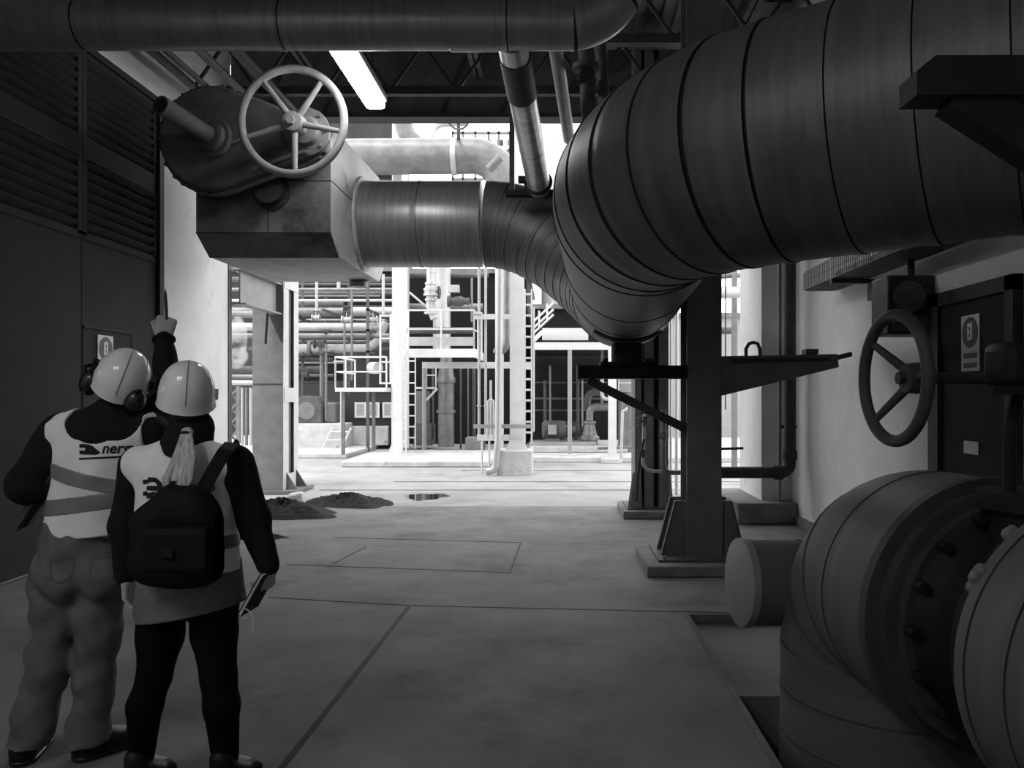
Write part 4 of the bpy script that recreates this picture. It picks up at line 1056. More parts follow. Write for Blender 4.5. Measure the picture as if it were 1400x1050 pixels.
make('actuator', MB().box(P(613, 0, Y).x, P(628, 0, Y).x, Y - .1, Y + .1, P(0, 400, Y).z, P(0, 390, Y).z), 'pipe_white', t)
for k, (pts, th, m, lab) in enumerate((
    ([P(560, 400, 22), P(585, 421, 22)], 3, 'pipe_white', 'thin slanting pipe beside the pale valve stack'),
    ([P(557, 452, 22.8), P(648, 452, 22.8)], 9, 'pipe_dull', 'thick dull pipe behind the rails of the upper platform'),
    ([P(645, 380, 22), P(645, 440, 22)], 3, 'pipe_grey', 'thin riser right of the dark control valve'),
    ([P(560, 467, 22.6), P(640, 467, 22.6)], 3, 'pipe_grey', 'thin grey pipe close to the deck of the upper platform'),
    ([P(560, 377, 24.5), P(668, 377, 24.5)], 7, 'pipe_dull', 'dull pipe just under the big main, behind the valve stack'),
    ([P(560, 420, 24.5), P(660, 420, 24.5)], 10, 'pipe_grey', 'thick grey pipe behind the control valve'))):
    pipe('platform_pipe', lab, pts, S(th / 2, pts[0].y), m, n=14, group='pipes around the upper platform')
# ---------------------------------------------------------------- pipe bundle and brackets left of the stout column
Y = 16.6
for k, (px, py0, th) in enumerate(((655, 602, 3.2), (664, 602, 3))):
    pipe('bundle_pipe', ['thin white vertical pipe, left one of the bundle', 'thin white vertical pipe, right one of the bundle'][k], [P(px, py0, Y), P(px, 330, Y)], S(th / 2 + .3, Y), 'pipe_white', n=10, group='vertical pipe bundle',
         flanges=((P(px, 555, Y), (0, 0, 1)), (P(px, 500, Y), (0, 0, 1))))
t = thing('bundle_bracket', 'white bracket beam clamping the vertical pipes near their top', 'bracket', P(674, 438, Y))
make('channel', MB().box(P(648, 0, Y).x, P(701, 0, Y).x, Y - 0.12, Y - 0.06, P(0, 437, Y).z, P(0, 430, Y).z), 'white_paint', t)
make('clamp', MB().box(P(648, 0, Y).x, P(659, 0, Y).x, Y - 0.14, Y + 0.1, P(0, 430, Y).z, P(0, 427, Y).z), 'white_paint', t)
t = thing('bundle_bracket', 'white bracket beams holding the pipes above the concrete footing', 'bracket', P(674, 606, Y))
make('upper_channel', MB().box(P(651, 0, Y).x, P(728, 0, Y).x, Y - .55, Y - .5, P(0, 584, Y).z, P(0, 579, Y).z), 'steel_pale', t)
make('lower_channel', MB().box(P(653, 0, Y).x, P(697, 0, Y).x, Y - .15, Y - .09, P(0, 602, Y).z, P(0, 594, Y).z), 'white_paint', t)
for px in (659, 669): make('leg', MB().cyl(P(px, 650, Y - .2), P(px, 603, Y - .2), 0.02, n=8), 'white_paint', t)
pipe('thick_riser', 'thick white vertical pipe that bends to the ground beside the concrete footing', [P(665, 645, 16.0), P(677, 643, 16.0), P(681, 600, 16.0), P(684, 330, 16.0)], S(4.6, 16), 'pipe_white', bend=0.25, n=18)
pipe('thick_riser', 'grey vertical pipe ending in an elbow just left of the stout column', [P(694, 330, 17.4), P(693, 474, 17.4), P(683, 482, 17.6), P(679, 480, 18.4)], S(5, 17.4), 'pipe_grey', bend=0.25, n=18)
pipe('hairpin_pipe', 'small white hairpin pipe standing in front of the pipe bundle', [P(667, 600, 16.3), P(667, 547, 16.3), P(675, 547, 16.3), P(675, 600, 16.3)], 0.022, 'pipe_white', bend=0.055, n=8)
pipe('thin_riser', 'thin white riser inside the hairpin pipe', [P(671, 598, 16.5), P(671, 520, 16.5)], 0.026, 'pipe_white', n=8)
ladder('yard_ladder', 'white ladder on the right side of the stout column', (P(722, 0, 16.6).x, 16.7, 0.6), 3.2, 0.14, step=0.22)
pipe('thin_riser', 'thin white riser on the right side of the stout column', [P(729, 590, 16.5), P(729, 420, 16.5)], 0.03, 'pipe_white', n=8)
tag(make('concrete_block', MB().box(P(636, 0, 21.6).x, P(661, 0, 21.6).x, 21.6, 22.2, 0.0, P(0, 598, 21.6).z), 'concrete_block', bevel=0.03), 'grey concrete block behind the pipe bundle', 'block')

# ---------------------------------------------------------------- canopy, stairs and pumps on the right
Y = 19.6
t = thing('canopy', 'white canopy frame over the dark pump bay', 'canopy', P(790, 478, Y))
zc0, zc1 = P(0, 478, Y).z, P(0, 468, Y).z
make('front_beam', MB().box(P(727, 0, Y).x, P(880, 0, Y).x, Y, Y + .12, zc0, zc1), 'white_paint', t)
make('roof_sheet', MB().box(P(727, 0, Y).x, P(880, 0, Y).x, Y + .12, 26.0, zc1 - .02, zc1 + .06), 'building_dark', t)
make('upstand', MB().box(P(741, 0, Y).x, P(805, 0, Y).x, Y + .3, Y + .36, zc1 + .06, P(0, 447, Y).z), 'white_paint', t)
make('knee', MB().bar(P(729, 466, Y + .06), P(742, 453, Y + .06), .08, .1), 'white_paint', t)
make('post', MB().cyl(P(779, 623, Y), (P(779, 0, Y).x, Y, zc0), S(3, Y), n=14), 'steel_pale', t)
make('post', MB().cyl(P(823, 560, Y + 3), P(823, 478, Y + 3), S(2, Y + 3), n=10), 'steel_grey', t)
make('post_footing', MB().box(P(765, 0, Y).x, P(789, 0, Y).x, Y - .25, Y + .25, 0.121, P(0, 621, Y).z), 'concrete_pale', t)
t = thing('stair_flight', 'white handrails of a stair rising behind the stout column', 'stair', P(738, 455, 21))
for d_ in (0, 9, 16): make('stair_rail', MB().cyl(P(729, 440 + d_, 21), P(757, 414 + d_, 21), .03, n=8), 'white_paint', t)
for px in (737, 748): make('stair_post', MB().cyl(P(px, 455 - (px - 729) * .9, 21), P(px, 432 - (px - 729) * .9, 21), .025, n=8), 'white_paint', t)
tag(make('pump_plinth', MB().box(P(724, 0, 20.6).x, P(858, 0, 20.6).x, 20.6, 23.5, 0.121, P(0, 610, 20.6).z), 'concrete_pale', bevel=0.03), 'long low concrete base under the pumps in the dark bay', 'plinth')
t = thing('pump_skid', 'white steel skid on the concrete base in the dark bay', 'skid', P(770, 610, 20.8))
zs = P(0, 610, 20.6).z
make('channel', MB().box(P(724, 0, 20.7).x, P(815, 0, 20.7).x, 20.7, 20.8, zs + .001, P(0, 604, 20.7).z), 'steel_pale', t)
make('bed', MB().box(P(724, 0, 20.7).x, P(815, 0, 20.7).x, 20.8, 22, zs + .001, zs + .08), 'steel_grey', t)
def pump(label, px, py, Y, r, L, m):
    t = thing('pump', label, 'pump', P(px, py, Y) - V(0, 0, S(r, Y) + .1))
    c = P(px, py, Y)
    make('motor', MB().lathe(c, (1, 0, 0), [(S(r, Y) * .7, 0), (S(r, Y), .06), (S(r, Y), L), (S(r, Y) * .8, L + .08)], 24), m, t)
    for k in range(5): make('cooling_rib', MB().lathe(c + V(.1 + k * (L - .15) / 5, 0, 0), (1, 0, 0), [(S(r, Y) * 1.06, 0), (S(r, Y) * 1.06, .03)], 24), m, t)
    make('terminal_box', MB().box(c.x + L * .3, c.x + L * .7, Y - S(r, Y) - .12, Y - S(r, Y) * .8, c.z - .1, c.z + .15), 'steel_pale', t)
    make('foot', MB().box(c.x + L * .15, c.x + L * .85, Y - .15, Y + .15, zs + .081, c.z - S(r, Y) * .8), 'steel_grey', t)
    make('coupling', MB().cyl(c + V(L, 0, 0), c + V(L + .35, 0, 0), S(r, Y) * .4, n=16), m, t)
    return t
pump('grey pump motor in the dark bay, left one of two', 741, 588, 21.4, 13, 0.55, 'steel_mid')
pump('dark pump motor in the dark bay behind the canopy post', 764, 588, 22.6, 12, 0.5, 'steel_dark')
t = thing('pump_casing', 'grey tapered pump casing that carries the goose-neck pipe', 'pump', P(806, 604, 21.2))
c = P(806, 603, 21.2)
make('casing', MB().lathe((c.x, 21.2, zs + .001), (0, 0, 1), [(.22, 0), (.22, .12), (.26, .13), (.26, .2), (.2, .25), (.13, .55), (.17, .56), (.17, .62)], 24), 'pipe_grey', t)
make('goose_neck', MB().tube(fillet([V(c.x, 21.2, zs + .63), P(806, 556, 21.2), P(838, 556, 21.2)], .3, 10), S(5, 21.2), 18), 'pipe_grey', t)
pipe('bay_pipe', 'second bent pipe behind the goose-neck in the dark bay', [P(803, 560, 23), P(803, 536, 23), P(826, 536, 23)], S(5, 23), 'pipe_dull', bend=.25, n=16, group='pipes in the pump bay')
pipe('bay_pipe', 'small bent pipe hanging under the bracket beam, in the dark bay', [P(823, 500, 20.3), P(823, 545, 20.3), P(835, 546, 20.3)], S(2.5, 20.3), 'pipe_white', bend=.2, n=12, group='pipes in the pump bay')
pipe('bay_pipe', 'level pipe along the foot of the pump base, with an upturned end', [P(817, 613, 19.4), P(872, 611, 19.4), P(880, 600, 19.4)], S(2, 19.4), 'pipe_grey', bend=.15, n=10, group='pipes in the pump bay')
pipe('bay_pipe', 'slim white standpipe between the slim column and the tank', [P(849, 628, 18.6), P(851, 562, 18.6), P(857, 560, 18.6)], S(2, 18.6), 'pipe_white', bend=.12, n=10, group='pipes in the pump bay', flanges=((P(857, 560, 18.6), (1, 0, 0)),))
Y = 21.0
vessel('grey upright tank right of the slim column', V(P(860, 0, Y).x, Y, .121), [(S(15, Y), 0), (S(15, Y), P(0, 540, Y).z - .12), (S(10, Y), P(0, 536, Y).z - .12)], 'pipe_grey', ())
railt = thing('tank_rail', 'white guard rail on top of the grey tank', 'guard rail', P(860, 540, 21)); railing(railt, [P(846, 540, 20.8), P(872, 540, 20.8)], .6)
# things that fill the dark bay
for k, (px, a, b, th, m) in enumerate(((745, 520, 600, 2, 'pipe_dull'), (752, 500, 575, 1.5, 'pipe_grey'), (790, 500, 600, 2, 'pipe_dull'), (796, 520, 590, 1.5, 'pipe_grey'))):
    pipe('bay_riser', ['dull riser at the left of the dark bay', 'thin grey riser at the left of the dark bay', 'dull riser right of the canopy post', 'thin grey riser right of the canopy post'][k], [P(px, b, 24.5), P(px, a, 24.5)], S(th, 24.5), m, n=8, group='risers at the back of the pump bay')
for k, (py, th) in enumerate(((523, 2), (545, 3), (561, 2))):
    pipe('bay_pipe', ['upper level pipe on the back wall of the pump bay', 'middle level pipe on the back wall of the pump bay', 'lower level pipe on the back wall of the pump bay'][k], [P(728, py, 25), P(840, py, 25)], S(th / 2, 25), 'pipe_dull', n=8, group='pipes in the pump bay')

# ---------------------------------------------------------------- buildings behind everything
def building(name, label, x0, x1, y0, y1, z1, m, wins=()):
    t = thing(name, label, 'building', ((x0 + x1) / 2, (y0 + y1) / 2, 0))
    make('wall', MB().box(x0, x1, y0, y1, -0.012, z1), m, t)
    make('roof_edge', MB().box(x0 - .1, x1 + .1, y0 - .1, y1, z1, z1 + .15), 'steel_grey', t)
    for a, b, c_, d_ in wins: make('opening', MB().box(a, b, y0 - .02, y0 - .001, c_, d_), 'building_dark', t)
    return t
building('process_building', 'stained process building behind the pipe rack', -16, P(560, 0, 30).x, 30, 34, 6.2, 'building_wall',
         [(P(405, 0, 30).x, P(545, 0, 30).x, P(0, 420, 30).z, P(0, 372, 30).z), (P(410, 0, 30).x, P(470, 0, 30).x, P(0, 520, 30).z, P(0, 470, 30).z)])
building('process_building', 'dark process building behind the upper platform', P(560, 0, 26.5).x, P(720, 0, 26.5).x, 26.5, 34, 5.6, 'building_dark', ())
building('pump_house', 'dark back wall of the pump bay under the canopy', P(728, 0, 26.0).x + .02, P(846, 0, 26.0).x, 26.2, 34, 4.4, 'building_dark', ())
building('pale_building', 'pale building seen through the gap right of the hall column', P(848, 0, 28).x, 14, 28, 34, 4.3, 'building_pale', ())
w = MB(); w.box(P(300, 0, 36).x, P(542, 0, 36).x, 36, 36.4, 0, P(0, 160, 36).z)
struct('wall_far', w, 'building_wall')
w = MB(); w.box(P(300, 0, 36).x, P(535, 0, 36).x, 35.95, 35.99, P(0, 244, 36).z, P(0, 222, 36).z)
struct('window_1', w, 'building_dark')
# steel rack that carries the pipes
t = thing('pipe_rack', 'grey steel rack of posts and beams carrying the yard pipes', 'pipe rack', (-7, 25, 0))
for px in (402, 468, 524):
    x = P(px, 0, 25).x
    for y in (22.9 if px == 524 else 25.8, 28.4): make('post', MB().box(x - .04, x + .04, y, y + .08, -0.012, 5.4), 'steel_mid', t)
    for z in (2.86, 3.47, 4.06): make('cross_beam', MB().box(x - .04, x + .04, 22.9, 28.4, z - .06, z), 'steel_mid', t)
for z in (3.3, 4.75): make('long_beam', MB().box(P(310, 0, 28.3).x, P(545, 0, 28.3).x, 28.3, 28.4, z - .12, z), 'steel_mid', t)
# ---------------------------------------------------------------- the bright plant seen above the main
Y = 18.5
t = thing('high_main', 'very thick white pipe high over the yard, turning down at its right end', 'pipe', P(590, 240, Y))
make('pipe_run', MB().tube(fillet([P(440, 215, Y), P(686, 213, Y), P(699, 330, Y)], .75, 14), S(24, Y), 28), 'pipe_grey', t)
make('joint_band', MB().lathe(P(618, 214, Y), (1, 0, 0), [(S(25, Y), 0), (S(25, Y), .12)], 28), 'pipe_white', t)
pipe('high_pipe', 'thinner white pipe under the very thick one, high over the yard', [P(470, 233, 20.5), P(560, 231, 20.5)], S(5, 20.5), 'pipe_white', n=14, group='pipes high over the yard')
pipe('high_pipe', 'curved grey duct above the very thick white pipe', [P(546, 150, 21), P(556, 185, 21), P(572, 200, 21)], S(12, 21), 'pipe_grey', bend=.5, n=20, group='pipes high over the yard')
pipe('high_pipe', 'short grey pipe slanting up beside the downward bend', [P(668, 232, 17), P(684, 216, 17)], S(6, 17), 'pipe_grey', n=14, group='pipes high over the yard')
pipe('high_pipe', 'white elbow pipe high up behind the ring', [P(592, 200, 22), P(592, 170, 22), P(640, 168, 22)], S(4, 22), 'pipe_white', bend=.6, n=14, group='pipes high over the yard')
t = thing('pipe_stand', 'white T-headed stand under the very thick pipe', 'pipe support', P(541, 600, 19))
make('post', MB().box(P(537, 0, 19).x, P(549, 0, 19).x, 19, 19.2, 0, P(0, 214, 19).z), 'white_paint', t); make('head', MB().box(P(531, 0, 19).x, P(551, 0, 19).x, 18.9, 19.3, P(0, 214, 19).z, P(0, 209, 19).z), 'white_paint', t)
t = thing('stem_valve', 'dark valve wheel just under the roof edge, on a stem above the very thick pipe', 'handwheel', P(627, 195, 18.2))
make('rim', MB().torus(P(627, 162, 17.5), (0, 1, .25), S(14, 17.5), S(1.6, 17.5), 32, 8), 'steel_mid', t)
make('spoke', MB().cyl(P(614, 162, 17.5), P(640, 162, 17.5), .03, n=8), 'steel_mid', t)
make('stem', MB().cyl(P(627, 162, 17.5), P(627, 193, 18.35), .04, n=10), 'steel_mid', t)
t = thing('pipe_gantry', 'white steel frame with ducts and cables above the big main', 'frame', P(660, 240, 22))
Y = 22
for py in (182, 206, 232, 245): make('rail', MB().bar(P(618, py, Y), P(712, py, Y), .06, .06), 'steel_grey', t)
for px in (619, 633, 650, 668, 682, 697, 711): make('upright', MB().bar(P(px, 330, Y), P(px, 180, Y), .06, .06), 'steel_grey', t)
rng = random.Random(9)
for k in range(9):
    a = P(622 + k * 3.4, 226 - (k % 3) * 4, Y + .3); b = P(624 + k * 3.2, 208, Y + .3)
    make('cable_drop', MB().cyl(a, b, .03, n=6), 'steel_dark', t)
for k in range(12):
    px = 624 + (k % 6) * 14; py = 186 + (k // 6) * 12; make('junction', MB().box(P(px, 0, Y + .4).x, P(px + 6 + k % 3 * 2, 0, Y + .4).x, Y + .3, Y + .5, P(0, py + 6, Y).z, P(0, py, Y).z), 'pipe_grey' if k % 2 else 'steel_mid', t)
vessel('white tall tank beyond the slanting pipe, right of the roof opening', V(P(762, 0, 27.5).x, 27.5, 4.56), [(S(22, 27.5), 0), (S(22, 27.5), P(0, 172, 27.5).z - 4.56)], 'pipe_white', ())

# ---------------------------------------------------------------- manifold and pipes around the yard-edge column
Ym = 10.2
pipe('manifold_pipe', 'bent pale pipe in front of the yard-edge column, ending behind the hall column', [P(907, 560, Ym), P(907, 646, Ym), P(936, 646, Ym)], S(3.4, Ym), 'pipe_grey', bend=.1, n=14, group='manifold pipes')
pipe('manifold_pipe', 'thin pale pipe looping low at the left of the yard-edge column', [P(881, 566, Ym + .05), P(879, 643, Ym + .05), P(905, 645, Ym + .05)], S(2.4, Ym), 'pipe_white', bend=.12, n=12, group='manifold pipes')
pipe('manifold_hose', 'dark hose hanging down to the floor from the valves', [P(881, 600, Ym - .1), P(876, 620, Ym - .1), P(872, 650, Ym - .1), P(870, 686, Ym - .1)], S(1.8, Ym), 'steel_dark', bend=.3, n=10, cat='hose')
valve_small('small valve with a round wheel on the bent pale pipe', P(907, 596, Ym - .12), S(5, Ym), ax=(0, 0, 1), m='pipe_grey', wd=(0, -1, 0))
valve_small('small dark valve left of the yard-edge column, upper of two', P(882, 576, Ym), S(5, Ym), ax=(0, 0, 1), m='steel_mid', wd=(-1, -.3, 0))
valve_small('small dark valve left of the yard-edge column, lower of two', P(880, 620, Ym), S(4, Ym), ax=(0, 0, 1), m='steel_mid', wd=(-1, -.2, 0))
for k, (px, a, b, th, Y, m) in enumerate(((886, 480, 690, 5, 12.2, 'steel_dark'), (897, 470, 690, 7, 12.4, 'steel_grey'), (909, 440, 690, 4, 12.5, 'steel_dark'), (917, 400, 700, 4, 12.6, 'pipe_white'), (925, 400, 700, 5, 13, 'pipe_white'), (874, 480, 690, 7, 12.4, 'steel_pale'), (992, 365, 560, 2, 12.0, 'steel_mid'))):
    pipe('corner_riser', ['dark upright pipe behind the yard-edge column', 'grey upright pipe behind the yard-edge column', 'slim dark upright pipe behind the yard-edge column', 'slim white upright pipe left of the hall column', 'white upright pipe closest to the hall column', 'pale upright pipe left of the yard-edge column', 'thin upright rod just right of the hall column'][k], [P(px, b, Y) * 1.0, P(px, a - 60, Y)], S(th / 2, Y), m, n=12, group='upright pipes by the yard edge')
pipe('gap_pipe', 'white level pipe seen high through the gap right of the hall column', [P(975, 400, 16), P(1012, 400, 16)], S(8, 16), 'pipe_white', n=18, group='pipes in the gap by the hall column')
pipe('gap_pipe', 'grey level pipe in the gap, just under the huge main', [P(975, 378, 16.5), P(1012, 376, 16.5)], S(4, 16.5), 'pipe_grey', n=14, group='pipes in the gap by the hall column')
pipe('gap_pipe', 'dull level pipe low in the gap, above the bracket arm', [P(975, 452, 17), P(1001, 452, 17)], S(5, 17), 'pipe_dull', n=14, group='pipes in the gap by the hall column')
tag(make('gap_post', MB().bar(P(1004, 640, 16.3), P(1004, 370, 16.3), .1, .1), 'steel_grey'), 'grey post carrying the white pipe in the gap', 'post')
mb = MB(); rng = np.random.RandomState(6); c_ = P(1014, 680, 11.9)
for k in range(7): mb.ball(c_ + V(rng.uniform(-.13, .13), rng.uniform(-.08, .08), rng.uniform(-.02, .04)), (rng.uniform(.06, .11), rng.uniform(.06, .1), rng.uniform(.05, .08)), 14, 9)
tag(make('plastic_bag', mb, 'bag_plastic', smooth=70), 'crumpled pale plastic bag on the ground beside the right-hand pier', 'bag')
mb = MB(); mb.add([P(386, 692, 11.65), P(417, 691, 11.65), P(419, 686, 12.05), P(394, 687, 12.05), P(391, 678, 11.7), P(413, 673, 11.75), P(415, 671, 12.0), P(396, 674, 12.0)], [(0, 1, 2, 3), (4, 5, 6, 7), (0, 1, 5, 4), (1, 2, 6, 5), (2, 3, 7, 6), (3, 0, 4, 7)])
tag(make('stone_block', mb, 'concrete_pale', bevel=.03), 'pale block lying in the dirt at the foot of the built-up column', 'block')
# ================================================================ people: smooth-blended solids turned into one surface each
class Solid:
    def __init__(s, lo, hi, h):
        s.h = h; s.lo = np.array(lo, dtype=np.float32)
        s.n = [int(math.ceil((hi[i] - lo[i]) / h)) + 1 for i in range(3)]
        s.d = np.full(s.n, 0.5, dtype=np.float32)
        s.ax = [s.lo[i] + h * np.arange(s.n[i], dtype=np.float32) for i in range(3)]
    def _win(s, lo, hi):
        sl = []; 
        for i in range(3):
            a = max(0, int(math.floor((lo[i] - s.lo[i]) / s.h))); b = min(s.n[i], int(math.ceil((hi[i] - s.lo[i]) / s.h)) + 1)
            if b <= a: return None
            sl.append(slice(a, b))
        X = s.ax[0][sl[0]][:, None, None]; Y = s.ax[1][sl[1]][None, :, None]; Z = s.ax[2][sl[2]][None, None, :]
        return tuple(sl), X, Y, Z
    def _join(s, sl, d, k, cut=False):
        o = s.d[sl]
        if cut:
            d = -d
            if k <= 0: s.d[sl] = np.maximum(o, d); return
            h = np.clip(0.5 - 0.5 * (o - d) / k, 0, 1); s.d[sl] = o * (1 - h) + d * h + k * h * (1 - h); return
        if k <= 0: s.d[sl] = np.minimum(o, d); return
        h = np.clip(0.5 + 0.5 * (o - d) / k, 0, 1); s.d[sl] = o * (1 - h) + d * h - k * h * (1 - h)
    def cap(s, a, b, ra, rb=None, k=0.02, flat=1.0, cut=False):
        """tapered capsule; flat > 1 squeezes it along Y"""
        rb = ra if rb is None else rb; a = np.array(a, dtype=np.float32); b = np.array(b, dtype=np.float32)
        m = max(ra, rb) + k + 0.05
        w = s._win(np.minimum(a, b) - m, np.maximum(a, b) + m)
        if w is None: return s
        sl, X, Y, Z = w; f = flat; mid = (a[1] + b[1]) / 2
        ay, by = mid + (a[1] - mid) * f, mid + (b[1] - mid) * f; Yf = mid + (Y - mid) * f
        dx, dy, dz = b[0] - a[0], by - ay, b[2] - a[2]; L2 = dx * dx + dy * dy + dz * dz + 1e-12
        t = np.clip(((X - a[0]) * dx + (Yf - ay) * dy + (Z - a[2]) * dz) / L2, 0, 1)
        q = np.sqrt((X - a[0] - t * dx) ** 2 + (Yf - ay - t * dy) ** 2 + (Z - a[2] - t * dz) ** 2)
        s._join(sl, (q - (ra + (rb - ra) * t)) / (1 + 0.35 * (f - 1)), k, cut); return s
    def chain(s, pts, rs, k=0.02, flat=1.0):
        for i in range(len(pts) - 1): s.cap(pts[i], pts[i + 1], rs[i], rs[i + 1], k, flat)
        return s
    def ell(s, c, r, k=0.02, rot=None, cut=False):
        c = np.array(c, dtype=np.float32); m = max(r) + k + 0.03
        w = s._win(c - m, c + m)
        if w is None: return s
        sl, X, Y, Z = w; X, Y, Z = np.broadcast_arrays(X - c[0], Y - c[1], Z - c[2])
        if rot is not None:
            R = np.array(rot.transposed(), dtype=np.float32)
            X, Y, Z = R[0, 0] * X + R[0, 1] * Y + R[0, 2] * Z, R[1, 0] * X + R[1, 1] * Y + R[1, 2] * Z, R[2, 0] * X + R[2, 1] * Y + R[2, 2] * Z
        k0 = np.sqrt((X / r[0]) ** 2 + (Y / r[1]) ** 2 + (Z / r[2]) ** 2); k1 = np.sqrt((X / r[0] ** 2) ** 2 + (Y / r[1] ** 2) ** 2 + (Z / r[2] ** 2) ** 2) + 1e-9
        s._join(sl, k0 * (k0 - 1) / k1, k, cut); return s
    def rbox(s, c, hx, hy, hz, r, k=0.02, rot=None):
        c = np.array(c, dtype=np.float32); m = math.sqrt(hx * hx + hy * hy + hz * hz) + k + 0.03
        sl, X, Y, Z = s._win(c - m, c + m); X, Y, Z = np.broadcast_arrays(X - c[0], Y - c[1], Z - c[2])
        if rot is not None:
            R = np.array(rot.transposed(), dtype=np.float32)
            X, Y, Z = R[0, 0] * X + R[0, 1] * Y + R[0, 2] * Z, R[1, 0] * X + R[1, 1] * Y + R[1, 2] * Z, R[2, 0] * X + R[2, 1] * Y + R[2, 2] * Z
        qx, qy, qz = np.abs(X) - hx + r, np.abs(Y) - hy + r, np.abs(Z) - hz + r
        d = np.sqrt(np.maximum(qx, 0) ** 2 + np.maximum(qy, 0) ** 2 + np.maximum(qz, 0) ** 2) + np.minimum(np.maximum(qx, np.maximum(qy, qz)), 0) - r
        s._join(sl, d, k); return s
    def full(s): return s.ax[0][:, None, None], s.ax[1][None, :, None], s.ax[2][None, None, :]
    def keep(s, n, c, k=0.0):
        """keep only the half-space n.p < c"""
        X, Y, Z = s.full(); d = n[0] * X + n[1] * Y + n[2] * Z - c; s._join((slice(None),) * 3, -d, k, cut=True); return s
    def keep_below(s, z): return s.keep((0, 0, 1), z)
    def keep_above(s, z): return s.keep((0, 0, -1), -z)
    def grow(s, e): s.d = s.d - e; return s
    def clone(s):
        c = Solid.__new__(Solid); c.h, c.lo, c.n, c.ax = s.h, s.lo, s.n, s.ax; c.d = s.d.copy(); return c
    def folds(s, amp, fx=(14, 9, 22), seed=0, slant=0.7):
        """soft cloth folds: warped sine ridges"""
        X, Y, Z = s.full(); r = np.random.RandomState(seed); p = r.uniform(0, 6.28, 6)
        w = 0.8 * np.sin(fx[1] * X + p[0] + 3 * Y) + 0.6 * np.sin(7 * Z + p[1] + 4 * X)
        n = np.sin(fx[2] * (Z + slant * X) + w * 1.6 + p[2]) * 0.6 + np.sin(fx[0] * (X * 1.3 - Z * 0.5 + Y) + 1.3 * w + p[3]) * 0.4 + 0.3 * np.sin(41 * (Z - 0.4 * X) + 2 * w + p[4])
        s.d = s.d + (amp * n).astype(np.float32); return s
    def mesh(s):
        """naive surface nets"""
        d = s.d; ins = d < 0; nx, ny, nz = d.shape
        cnt = np.zeros((nx - 1, ny - 1, nz - 1), dtype=np.int8)
        for i in (0, 1):
            for j in (0, 1):
                for k in (0, 1): cnt += ins[i:nx - 1 + i, j:ny - 1 + j, k:nz - 1 + k]
        act = (cnt > 0) & (cnt < 8); I, J, K = np.nonzero(act); N = len(I)
        idx = np.full(act.shape, -1, dtype=np.int64); idx[I, J, K] = np.arange(N)
        acc = np.zeros((N, 3)); num = np.zeros(N)
        for ax in range(3):
            for u in (0, 1):
                for v in (0, 1):
                    o = [0, 0, 0]; oth = [a for a in range(3) if a != ax]; o[oth[0]] = u; o[oth[1]] = v
                    e = list(o); e[ax] = 1
                    A = d[I + o[0], J + o[1], K + o[2]]; B = d[I + e[0], J + e[1], K + e[2]]
                    c = (A < 0) != (B < 0); t = np.where(c, A / np.where(c, A - B, 1), 0)
                    pos = np.array(o, dtype=float)[None, :].repeat(N, 0); pos[:, ax] += t
                    acc[c] += pos[c]; num[c] += 1
        vs = (np.stack([I, J, K], 1) + acc / num[:, None]) * s.h + s.lo
        fs = []
        for ax in range(3):
            oth = [a for a in range(3) if a != ax]
            A = ins; B = np.roll(ins, -1, ax); sl = [slice(1, -1)] * 3; sl[ax] = slice(0, -1)
            c = np.zeros_like(ins); c[tuple(sl)] = (A != B)[tuple(sl)]
            Q = np.argwhere(c); flip = ins[Q[:, 0], Q[:, 1], Q[:, 2]]
            def at(du, dv):
                q = Q.copy(); q[:, oth[0]] -= du; q[:, oth[1]] -= dv; return idx[q[:, 0], q[:, 1], q[:, 2]]
            a, b, c_, e = at(0, 0), at(1, 0), at(1, 1), at(0, 1)
            q = np.stack([a, b, c_, e], 1); 
            if ax == 1: flip = ~flip
            q[flip] = q[flip][:, ::-1]; fs.append(q)
        f = np.concatenate(fs); f = f[(f >= 0).all(1)]
        return vs, f
def solid_obj(name, s, m, parent=None, label=None, root_loc=None, smooth_it=1):
    vs, f = s.mesh()
    org = root_of(parent).location if parent is not None else Vector(root_loc)
    me = bpy.data.meshes.new(name)
    me.from_pydata((vs - np.array(org)).tolist(), [], f.tolist())
    me.materials.append(MATS[m]); me.validate(); fix_normals(me)
    me.polygons.foreach_set('use_smooth', [True] * len(me.polygons))
    o = bpy.data.objects.new(name, me)
    if parent is None: o.location = org
    link(o, parent)
    if smooth_it:
        sm = o.modifiers.new('soften', 'SMOOTH'); sm.factor = 0.5; sm.iterations = smooth_it
    if label: o['label'] = label
    return o
